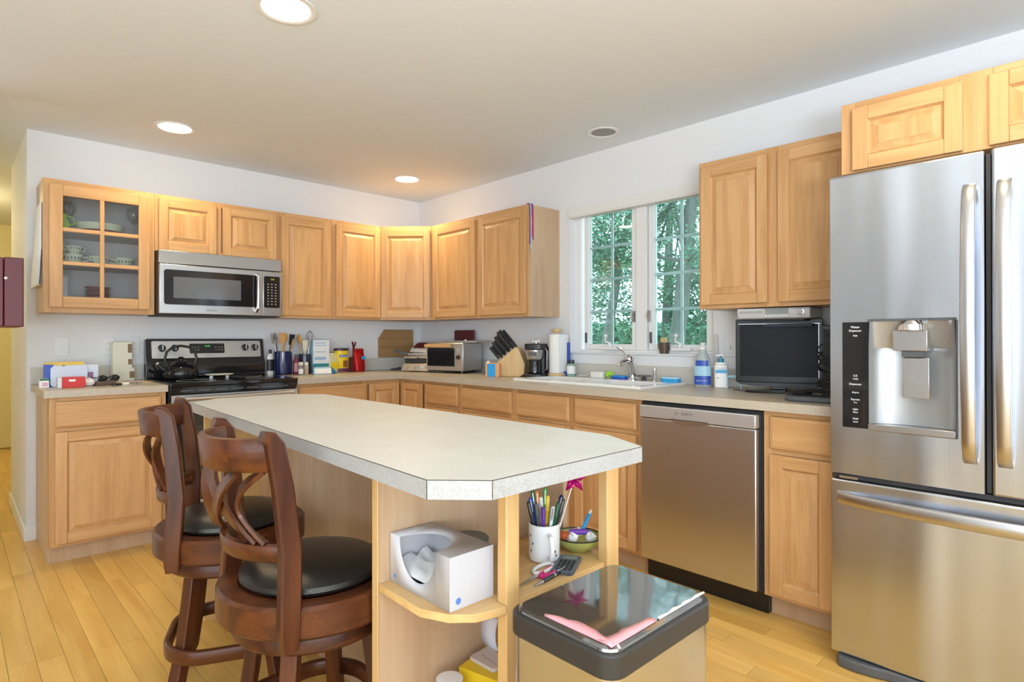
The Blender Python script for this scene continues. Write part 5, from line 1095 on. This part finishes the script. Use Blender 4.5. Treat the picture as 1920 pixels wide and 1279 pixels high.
B().box(-0.022, 0.020, -0.02, 0.02, 0, 0.050).obj('box', paper, c, bevel=0.002); B().box(-0.0222, 0.0202, -0.0204, -0.0201, 0.0395, 0.0505).obj('green_band', mat('deep_green', (0.01, 0.16, 0.08), 0.5), c)
B().box(-0.012, 0.014, -0.0206, -0.0201, 0.008, 0.030).obj('pink_print', mat('pink_print2', (0.7, 0.4, 0.5), 0.5), c)
c = thing('letter_holder', 'cream stepped letter holder with flower pictures left of the stove', 'letter holder', (-2.345, -0.075, at()))
B().prism([(-0.060, 0), (0.060, 0), (0.060, 0.075), (0.045, 0.085), (0.045, 0.250), (-0.055, 0.250), (-0.060, 0.240)], -0.035, 0.035, axis='Y').obj('body', cream, c, bevel=0.003)
for (x0, x1, z0_, z1_) in ((0.020, 0.043, 0.180, 0.235), (0.022, 0.043, 0.105, 0.140), (0.030, 0.058, 0.020, 0.062)):
    B().box(x0, x1, -0.0362, -0.0353, z0_, z1_).obj('flower_picture', mat('picture_brown', (0.24, 0.14, 0.06), 0.5, noise=0.8, nscale=120), c)
c = thing('paper_sheets', 'yellowed paper sheets lying before the letter holder', 'papers', (-2.345, -0.25, at()))
B().box(-0.10, 0.11, -0.09, 0.09, 0, 0.003).obj('lower_sheet', mat('manila', (0.66, 0.50, 0.24), 0.7), c)
B().prism([(-0.06, -0.05), (0.09, -0.04), (0.08, 0.07), (-0.07, 0.06)], 0.0032, 0.006).obj('upper_sheet', mat('yellowed', (0.60, 0.50, 0.30), 0.7), c); B().prism([(0.0, 0.0), (0.08, 0.01), (0.075, 0.05), (-0.005, 0.04)], 0.0062, 0.008).obj('purple_slip', mat('lilac', (0.45, 0.35, 0.65), 0.6), c)
c = thing('sunglasses', 'black sunglasses on top of the pile of keys', 'sunglasses', (-2.50, -0.36, at(T + 0.034)), R(20))
for x in (-0.034, 0.034): B().sphere((x, -0.06, 0.006), 0.028, 14, sc=(1, 0.25, 0.75)).obj('lens', black, c)
B().tube([(-0.064, -0.055, 0.012), (-0.068, 0.0, 0.010), (-0.06, 0.07, 0.0)], 0.003, 6).obj('temple', blackp, c); B().tube([(0.064, -0.055, 0.012), (0.068, 0.0, 0.010), (0.06, 0.07, 0.0)], 0.003, 6).obj('temple', blackp, c)
B().tube([(-0.012, -0.062, 0.012), (0, -0.064, 0.016), (0.012, -0.062, 0.012)], 0.003, 6).obj('bridge', blackp, c)
c = thing('wallet', 'crumpled dark brown wallet on the left counter', 'wallet', (-2.50, -0.40, at()), R(15))
B().hexa([(-0.06, -0.035, 0), (0.055, -0.04, 0), (0.06, 0.035, 0), (-0.055, 0.04, 0), (-0.05, -0.03, 0.024), (0.045, -0.034, 0.030), (0.05, 0.03, 0.028), (-0.045, 0.034, 0.022)]).obj('body', mat('brown_leather', (0.09, 0.06, 0.045), 0.5, noise=0.6, nscale=60, bump=0.3, bscale=70), c, bevel=0.006)
c = thing('tissue', 'crumpled white tissue between the red packet and the wallet', 'tissue', (-2.575, -0.425, at()))
b = B(); rr = random.Random(21); b.sphere((0, 0, 0.022), 0.026, 12, sc=(1.1, 1, 0.85))
for v in b.bm.verts: v.co *= 1 + rr.uniform(-0.22, 0.22); v.co.z = max(v.co.z, 0.0)
b.obj('tissue_paper', paper, c, sharp=10)
c = thing('car_keys', 'bunch of keys with a white fob at the front of the left counter', 'keys', (-2.405, -0.43, at()), R(-10))
B().prism(rrect(0.055, 0.030, 0.012, 4), 0.0, 0.012).obj('fob', white, c, bevel=0.003)
B().lathe([(0.014, 0.0), (0.016, 0.002), (0.014, 0.003)], (0.036, 0.0, 0.006), 18, cap=False).obj('ring', satin, c)
for i, a in enumerate((-0.4, 0.1, 0.6)):
    b = B(); b.prism(rrect(0.022, 0.020, 0.008, 4), 0, 0.0025).prism([(0.010, -0.003), (0.045, -0.003), (0.048, 0), (0.045, 0.003), (0.010, 0.003)], 0, 0.0025)
    b.obj('key', [darkgrey, satin, blackp][i], c, loc=(0.055, -0.008 + 0.012 * i, 0.0002 + 0.0026 * i), rot=(0, 0, a))
c = thing('remote_fob', 'small black car remote beside the white key fob', 'remote', (-2.45, -0.475, at()), R(40))
B().prism(rrect(0.06, 0.032, 0.012, 4), 0, 0.013).obj('case', blackp, c, bevel=0.003); b = B().lathe([(0.005, 0.0132), (0.005, 0.0145), (0.001, 0.015)], (0.012, 0, 0), 12); b.obj('button', greyp, c)

# ------------------------------------------------------------------ things on the island shelf
z = ZS + 0.0004
tb = thing('tissue_box', 'white tissue box with a wide cut-out opening on the island shelf', 'tissue box', (-2.3045, -3.3435, z))
bw_, bl_, bh_ = 0.128, 0.235, 0.118
tm = mat('tissue_carton_print', (0.62, 0.62, 0.67), 0.5, noise=0.05, nscale=220)
t_ = 0.0015; hx, hy_ = bw_ / 2, bl_ / 2
b = B()
n = 16
# long side facing -x with the curved notch, continuing over the top
def notch(y):  # depth of the front cut at position y (None outside)
    u = (y - 0.005) / 0.072
    return None if abs(u) >= 1 else 0.090 * math.sqrt(max(0, 1 - u * u)) ** 0.9
ys = sorted(set([-hy_, hy_] + [0.005 + 0.072 * math.sin(PI / 2 * (i / n * 2 - 1)) for i in range(n + 1)]))
for y0, y1 in zip(ys, ys[1:]):
    d0, d1 = notch(y0) or 0, notch(y1) or 0
    b.face([(-hx, y0, 0), (-hx, y1, 0), (-hx, y1, bh_ - d1), (-hx, y0, bh_ - d0)])
    e0, e1 = (0.085 / 0.090) * d0, (0.085 / 0.090) * d1
    b.face([(-hx + e0, y0, bh_), (-hx + e1, y1, bh_), (hx, y1, bh_), (hx, y0, bh_)])
b.face([(hx, -hy_, 0), (hx, hy_, 0), (hx, hy_, bh_), (hx, -hy_, bh_)]); b.face([(-hx, -hy_, 0), (hx, -hy_, 0), (hx, -hy_, bh_), (-hx, -hy_, bh_)]); b.face([(-hx, hy_, 0), (hx, hy_, 0), (hx, hy_, bh_), (-hx, hy_, bh_)]); b.face([(-hx, -hy_, 0), (hx, -hy_, 0), (hx, hy_, 0), (-hx, hy_, 0)])
bmesh.ops.remove_doubles(b.bm, verts=b.bm.verts, dist=0.0002); o = b.obj('carton', [tm], tb, sharp=30); sd = o.modifiers.new('solid', 'SOLIDIFY'); sd.thickness = 0.0014; sd.offset = -1
b = B(); rr = random.Random(6)
g = [[b.bm.verts.new((-hx + 0.006 + i * (bw_ - 0.012) / 7, -hy_ + 0.008 + j * (bl_ - 0.016) / 10, 0.032 + 0.022 * rr.random() * (0 < i < 7) + 0.012 * (i / 7))) for j in range(11)] for i in range(8)]
for i in range(7):
    for j in range(10): b.bm.faces.new([g[i][j], g[i + 1][j], g[i + 1][j + 1], g[i][j + 1]])
b.obj('tissues', paper, tb, sharp=180)
B().lathe([(0.0075, 0), (0.0075, 0.0005), (0.001, 0.0005)], n=16).obj('blue_mark', mat('mark_blue', (0.12, 0.25, 0.65), 0.5), tb, loc=(-hx + 0.024, -hy_ - 0.0001, 0.018), rot=(R(90), 0, 0))
B().lathe([(0.005, 0), (0.005, 0.0005), (0.001, 0.0005)], n=14).obj('blue_mark', mat('mark_blue', (0.12, 0.25, 0.65), 0.5), tb, loc=(-hx - 0.0001, hy_ - 0.02, 0.018), rot=(0, R(-90), 0))
mg = thing('pen_mug', 'white printed mug full of pens on the island shelf', 'mug', (-1.985, -3.385, z), R(-120))
B().lathe([(0.036, 0), (0.041, 0.003), (0.0425, 0.010), (0.0425, 0.096), (0.040, 0.098), (0.0385, 0.094), (0.038, 0.008), (0.001, 0.006)], n=32).obj('cup', ceramic, mg)
B().tube([(0.041, 0, 0.078), (0.062, 0, 0.076), (0.070, 0, 0.050), (0.062, 0, 0.022), (0.041, 0, 0.018)], 0.006, 10).obj('handle', ceramic, mg)
b = B()
for (a, zz) in ((-70, 0.03), (-62, 0.05), (-75, 0.07), (30, 0.02), (26, 0.03)): b.sphere((0.0425 * math.cos(R(a)), 0.0425 * math.sin(R(a)), zz), 0.004, 6, sc=(0.6, 0.6, 1))
tag(b.obj('printed_marks', darkgrey, mg), kind='stuff')
rr = random.Random(11)
pcs = [(blue, 'blue capped', -0.036, 0.015, 0.155), (blackp, 'black', -0.042, -0.004, 0.150), (darkgrey, 'grey', -0.022, -0.012, 0.145), (white, 'white and purple', -0.008, 0.010, 0.155), (purple, 'violet', -0.004, -0.018, 0.135),
       (yellow, 'yellow', 0.010, 0.006, 0.160), (white, 'white', 0.022, -0.020, 0.140), (mat('dark_green', (0.01, 0.10, 0.05), 0.4), 'dark green', 0.036, -0.016, 0.150), (navy, 'navy', 0.046, -0.004, 0.168), (blackp, 'black clipped', 0.050, -0.010, 0.160), (green, 'green', 0.004, 0.020, 0.178), (orange, 'orange', -0.018, 0.018, 0.170), (mat('bottle_green', (0.02, 0.16, 0.08), 0.4), 'bottle green', -0.030, 0.022, 0.172)]
Lr, Fr = Vector((0.73, -0.684, 0)), Vector((0.684, 0.73, 0))
for (m, nm, dx, dy, L) in pcs:
    tip = Lr * dx * 1.05 + Fr * dy; bx_ = Lr * dx * 0.25 + Fr * dy * 0.25
    p = thing('pen', '%s pen standing in the white mug on the shelf' % nm, 'pen', (-1.985 + bx_.x, -3.385 + bx_.y, z + 0.009), group='pens in the white mug')
    v = (tip - bx_); v.z = L; v2 = v.normalized()
    B().tube([v2 * 0.0, v2 * (L * 0.72)], 0.0050, 8).obj('barrel', m, p)
    B().tube([v2 * (L * 0.725), v2 * (L * 0.98), v2 * L], [0.0058, 0.0056, 0.0035], 8).obj('cap', m if nm not in ('white', 'yellow') else [silverp, yellow][nm == 'yellow'], p)
    B().tube([v2 * (L * 0.76) + Fr * -0.007, v2 * (L * 0.97) + Fr * -0.007], 0.0013, 5).obj('clip', satin, p)
p = thing('pinwheel', 'magenta foil star pinwheel sticking out of the pen mug', 'pinwheel', (-1.985 + 0.018, -3.385 - 0.010, z + 0.010))
top = Lr * 0.062 + Vector((0, 0, 0.205))
B().tube([Vector((0.0, 0.0, 0.0)), top], 0.002, 6).obj('stick', white, p)
b = B()
for i in range(5):
    a = 2 * PI * i / 5 + 0.3; c0 = top - Fr * 0.004
    q = lambda r_, aa, o_=0: c0 + (Lr * math.cos(aa) + Vector((0, 0, 1)) * math.sin(aa)) * r_ - Fr * o_
    b.face([c0, q(0.040, a), q(0.018, a + 0.63, 0.010)]); b.face([c0, q(0.018, a - 0.63, -0.004), q(0.040, a)])
o = b.obj('petals', mat('magenta_foil', (0.55, 0.01, 0.20), 0.25, 0.2), p, sharp=10); o.modifiers.new('solid', 'SOLIDIFY').thickness = 0.001
c = thing('bowl', 'olive green bowl of odds and ends on the shelf by the right post', 'bowl', (-1.866, -3.405, z))
B().lathe([(0.030, 0), (0.034, 0.004), (0.060, 0.022), (0.068, 0.040), (0.065, 0.040), (0.055, 0.024), (0.002, 0.008)], n=32).obj('bowl', olive, c)
B().lathe([(0.0682, 0.0402), (0.0690, 0.042), (0.0660, 0.0435), (0.0648, 0.0405)], n=32, cap=False).obj('rim', blackp, c)
items = [('marker', 'purple marker lying in the olive bowl', purple, (-0.025, 0.0), (0.02, -0.01), 0.009), ('marker', 'bright blue marker poking up from the olive bowl', sky, (0.01, 0.0), (0.034, 0.012), 0.006)]
for (nm, lab, m, a, e_, r_) in items:
    p = thing(nm, lab, 'marker', c.location + Vector((0, 0, 0.03)))
    P0 = Lr * a[0] + Fr * a[1] + Vector((0, 0, 0.020)); P1 = Lr * e_[0] + Fr * e_[1] + Vector((0, 0, 0.024 if r_ > 0.007 else 0.068))
    B().tube([P0, P1], r_ * 0.9, 10).obj('barrel', m, p); B().tube([P1, P1 + (P1 - P0).normalized() * 0.012], [r_ * 0.7, r_ * 0.4], 10).obj('tip', white if r_ < 0.007 else m, p)
rr = random.Random(8)
for i, (m, lab, pos_) in enumerate(((paper, 'crumpled white paper scrap at the left of the olive bowl', (-0.02, -0.02)), (paper, 'crumpled white paper ball at the right of the olive bowl', (0.032, -0.016)), (mat('rust_red', (0.45, 0.09, 0.03), 0.5), 'rust red wrapper at the left edge of the olive bowl', (-0.042, -0.005)), (paper, 'white paper scrap at the back of the olive bowl', (0.0, 0.028)))):
    p = thing('paper_scrap' if m is paper else 'wrapper', lab, 'scrap', c.location + Lr * pos_[0] + Fr * pos_[1] + Vector((0, 0, 0.026)), group='scraps in the olive bowl')
    b = B(); b.sphere((0, 0, 0.012), 0.016, 10, sc=(1, 1, 0.8))
    for v in b.bm.verts: v.co *= 1 + rr.uniform(-0.25, 0.25)
    b.obj('ball', m, p, sharp=10)
p = thing('calculator', 'dark blue grey calculator on the island shelf', 'calculator', (-1.985, -3.465, z), R(28))
B().prism(rrect(0.115, 0.058, 0.010, 4), 0, 0.011).obj('case', mat('slate', (0.09, 0.11, 0.15), 0.4), p, bevel=0.002)
B().box(0.025, 0.048, -0.020, 0.020, 0.0112, 0.0125).obj('display', mat('lcd2', (0.22, 0.25, 0.27), 0.2), p)
b = B()
for i in range(5):
    for j in range(4): b.box(-0.048 + i * 0.0135, -0.040 + i * 0.0135, -0.021 + j * 0.0115, -0.014 + j * 0.0115, 0.0112, 0.0135)
tag(b.obj('keys', blackp, p), kind='stuff')
p = thing('scissors', 'scissors with hot pink and white handles on the island shelf', 'scissors', (-2.090, -3.460, z), R(10))
B().tube([(0.045 + 0.036 * math.cos(a) * 1.1, 0.012 + 0.016 * math.sin(a), 0.006) for a in [2 * PI * i / 18 for i in range(18)]], 0.005, 8, loop=True).obj('handle', white, p)
B().tube([(0.040 + 0.040 * math.cos(a) * 1.1, -0.012 + 0.012 * math.sin(a), 0.006) for a in [2 * PI * i / 18 for i in range(18)]], 0.005, 8, loop=True).obj('handle', pink, p)
B().prism([(0.0, -0.006), (-0.085, -0.001), (-0.085, 0.001), (0.0, 0.006)], 0.004, 0.006).obj('blade', satin, p)
p = thing('ballpoint_pen', 'black and silver ballpoint pen at the front of the island shelf', 'pen', (-2.075, -3.490, z), R(8))
B().tube([(-0.035, 0, 0.0055), (0.065, 0, 0.0055)], 0.0055, 12).obj('barrel', black, p); B().tube([(-0.0355, 0, 0.0055), (-0.066, 0, 0.0055)], [0.0052, 0.0018], 12).obj('tip', satin, p); B().tube([(0.012, 0, 0.0055), (0.017, 0, 0.0055)], 0.0060, 12).obj('band', satin, p)
B().tube([(0.066, 0, 0.008), (0.062, -0.002, 0.0125), (0.025, -0.003, 0.0125)], 0.0012, 6).obj('clip', satin, p)
p = thing('tape_dispenser', 'dark grey round container behind the tissue box', 'container', (-2.165, -3.285, z))
B().lathe([(0.045, 0), (0.050, 0.004), (0.050, 0.060), (0.046, 0.064), (0.001, 0.065)], n=28).obj('body', mat('smoke', (0.16, 0.17, 0.18), 0.3), p)
B().lathe([(0.0515, 0.0655), (0.0515, 0.074), (0.048, 0.077), (0.001, 0.077)], n=28).obj('lid', mat('smoke_lid', (0.10, 0.12, 0.12), 0.3), p)
# lower shelf
z = ZL + 0.0004
p = thing('yellow_book', 'thick yellow book on the lower island shelf', 'book', (-2.085, -3.300, z), R(14))
B().box(-0.085, 0.085, -0.07, 0.06, 0.0, 0.005).box(-0.085, 0.085, -0.07, 0.06, 0.033, 0.038).box(-0.085, -0.081, -0.07, 0.06, 0.005, 0.033).box(-0.0805, 0.085, -0.07, -0.066, 0.005, 0.033).obj('cover', mat('yellow_card', (0.80, 0.56, 0.02), 0.45), p); B().box(-0.0805, 0.083, -0.0655, 0.058, 0.0052, 0.0328).obj('pages', paper, p)
p = thing('card_pack', 'pale card packet with a brown oval print lying on the yellow book', 'card', (-2.075, -3.300, z + 0.0385), R(2))
B().prism(rrect(0.13, 0.095, 0.01, 4), 0, 0.010).obj('packet', mat('pale_tan', (0.62, 0.54, 0.50), 0.5), p, bevel=0.001)
B().lathe([(0.022, 0.0101), (0.022, 0.0106), (0.001, 0.0106)], (0.02, 0.0, 0), 24, sy=0.75).obj('oval_print', mat('taupe', (0.25, 0.17, 0.15), 0.5), p)
b = B()
for i in range(5): b.box(-0.045 + 0.002 * i, -0.0435 + 0.002 * i, -0.035 + i * 0.013, -0.026 + i * 0.013, 0.0101, 0.0105)
tag(b.obj('print_line', darkgrey, p), kind='stuff')
p = thing('paper_roll', 'curled white paper leaning behind the yellow book', 'paper', (-2.060, -3.262, z))
A = [R(150 + 110 * i / 12) for i in range(13)]
o = B().rings([[(0.10 + 0.09 * math.cos(a), yy, 0.155 + 0.09 * math.sin(a)) for a in A] for yy in (-0.03, 0.03)], cap=False, closed=False).obj('sheet', mat('lilac_paper', (0.74, 0.76, 0.88), 0.7), p); o.location = (-0.03, 0, -0.063 + 0.0); o.modifiers.new('solid', 'SOLIDIFY').thickness = 0.001
p = thing('jar', 'white jar lid showing on the lower island shelf near the left corner', 'jar', (-2.235, -3.290, z))
B().lathe([(0.030, 0), (0.032, 0.003), (0.032, 0.028)], n=24).obj('body', ceramic, p); B().lathe([(0.034, 0.0282), (0.034, 0.040), (0.001, 0.041)], n=24).obj('lid', white, p)

# maroon wall box by the hallway
c = thing('wall_box', 'dark maroon lidded box fixed at the hallway corner on the far left', 'box', (0, 0, 0))
B().box(-3.058, -2.979, -1.0, -0.61, 1.253, 1.563).obj('body', maroon, c, bevel=0.003)
B().box(-2.977, -2.907, -1.0, -0.61, 1.251, 1.566).obj('door', maroon, c, bevel=0.004)
B().lathe([(0.006, 0), (0.007, 0.006), (0.001, 0.008)], n=12).obj('latch', satin, c, loc=(-2.97, -1.0002, 1.47), rot=(R(90), 0, 0))

# ------------------------------------------------------------------ outside
gr = tag(B().box(0.6, 40, -25, 30, -1.1, -1.0).obj('lawn', mat('lawn_green', (0.10, 0.22, 0.08), 0.9, noise=0.4, nscale=3)), kind='structure')
leaf_ms = [mat('leaf_a', (0.06, 0.20, 0.11), 0.6), mat('leaf_b', (0.11, 0.30, 0.17), 0.6), mat('leaf_c', (0.22, 0.44, 0.31), 0.6)]
bark = mat('bark', (0.20, 0.21, 0.19), 0.85, noise=0.4, nscale=14, bump=0.5, bscale=30)
def tree(label, x, y, h, trunk, blobs, nleaf, size, seed):
    rr = random.Random(seed); t = thing('tree', label, 'tree', (x, y, -1.0), group='trees outside the sink window')
    B().tube([p[:3] for p in trunk], [p[3] for p in trunk], 10).obj('trunk', bark, t)
    b = B(); tops = trunk[2:]
    for (bx_, by_, bz_, br, _) in blobs:
        s_ = rr.choice(tops); m_ = Vector((s_[0], s_[1], s_[2])); e_ = Vector((bx_, by_, bz_))
        b.tube([m_, m_.lerp(e_, 0.5) + Vector((rr.uniform(-.1, .1), rr.uniform(-.1, .1), 0.1)), e_], [s_[3] * 0.3, s_[3] * 0.18, 0.01], 6)
    tag(b.obj('branches', bark, t), kind='stuff')
    vs = []; fs = []; mi = []
    tot = sum(q[3] ** 2 * q[4] for q in blobs)
    for (bx_, by_, bz_, br, den) in blobs:
        for _ in range(int(nleaf * br ** 2 * den / tot)):
            while True:
                d_ = Vector((rr.uniform(-1, 1), rr.uniform(-1, 1), rr.uniform(-1, 1)))
                if d_.length < 1: break
            d_ *= br * (0.75 + 0.3 * rr.random()); c_ = Vector((bx_, by_, bz_)) + d_
            u = Vector((rr.gauss(0, 1), rr.gauss(0, 1), rr.gauss(0, 1))).normalized(); v = u.orthogonal().normalized(); s1 = size * rr.uniform(0.6, 1.3); i0 = len(vs)
            vs += [c_ - u * s1, c_ + v * s1 * 0.5, c_ + u * s1, c_ - v * s1 * 0.5]; fs.append((i0, i0 + 1, i0 + 2, i0 + 3)); mi.append(rr.choice((0, 0, 1, 1, 2)))
    me = bpy.data.meshes.new('foliage'); me.from_pydata(vs, [], fs); me.polygons.foreach_set('material_index', mi)
    for m in leaf_ms: me.materials.append(m)
    o = bpy.data.objects.new('foliage', me); COL.objects.link(o); o.parent = t; o['kind'] = 'stuff'
def blobs(rr, n, cx, cy, z0, z1, sp, r0, r1, den=1.0):
    return [(cx + rr.uniform(-sp, sp), cy + rr.uniform(-sp, sp), rr.uniform(z0, z1), rr.uniform(r0, r1), den) for _ in range(n)]
r1 = random.Random(31)
tree('tree with a slanting grey trunk seen through the left window sash', 4.2, 1.00, 5, [(0, 0, 0, 0.09), (-0.05, 0.05, 1.9, 0.075), (-0.1, -0.25, 3.2, 0.06), (-0.15, -0.62, 4.6, 0.04)], blobs(r1, 16, -0.1, 0.1, 2.9, 5.0, 1.0, 0.3, 0.55), 9000, 0.035, 1)
tree('tree with a thick dark trunk seen through the right window sash', 4.6, 0.12, 5, [(0, 0, 0, 0.13), (0.0, -0.02, 2.0, 0.115), (0.02, -0.18, 3.3, 0.10), (0.0, -0.3, 4.4, 0.07)], blobs(r1, 16, 0, -0.1, 3.1, 5.0, 1.0, 0.3, 0.55), 9000, 0.035, 2)
tree('broad leafy tree farther back, left of the slanting trunk', 7.5, 4.6, 6, [(0, 0, 0, 0.14), (0, 0, 2.4, 0.12), (0.1, 0, 5, 0.06)], blobs(r1, 26, 0, 0, 2.0, 6.0, 1.7, 0.5, 0.9), 8000, 0.055, 3)
tree('broad leafy tree farther back, between the two near trunks', 8.0, 2.3, 6, [(0, 0, 0, 0.14), (0, 0, 2.4, 0.12), (0.1, 0, 5, 0.06)], blobs(r1, 26, 0, 0, 1.9, 6.0, 1.6, 0.5, 0.9), 8000, 0.055, 4)
tree('broad leafy tree farther back, right of the thick dark trunk', 7.6, 0.2, 6, [(0, 0, 0, 0.14), (0, 0, 2.4, 0.12), (0.1, 0, 5, 0.06)], blobs(r1, 26, 0, 0, 1.9, 6.0, 1.6, 0.5, 0.9), 8000, 0.055, 5)
# a dense hedge at the end of the lawn
rr = random.Random(44); vs, fs, mi = [], [], []
for _ in range(26000):
    c_ = Vector((12 + rr.uniform(-0.8, 0.8), rr.uniform(-4, 14), -1.0 + 2.3 * rr.random() ** 0.8 + 0.4 * math.sin(_)))
    u = Vector((rr.gauss(0, 1), rr.gauss(0, 1), rr.gauss(0, 1))).normalized(); v = u.orthogonal().normalized(); s1 = 0.16 * rr.uniform(0.6, 1.3); i0 = len(vs)
    vs += [c_ - u * s1, c_ + v * s1 * 0.6, c_ + u * s1, c_ - v * s1 * 0.6]; fs.append((i0, i0 + 1, i0 + 2, i0 + 3)); mi.append(rr.choice((0, 0, 1, 2)))
me = bpy.data.meshes.new('hedge'); me.from_pydata(vs, [], fs); me.polygons.foreach_set('material_index', mi)
for m in leaf_ms: me.materials.append(m)
o = bpy.data.objects.new('hedge', me); COL.objects.link(o); tag(o, 'dense dark green hedge along the end of the lawn outside', 'hedge', kind='stuff')
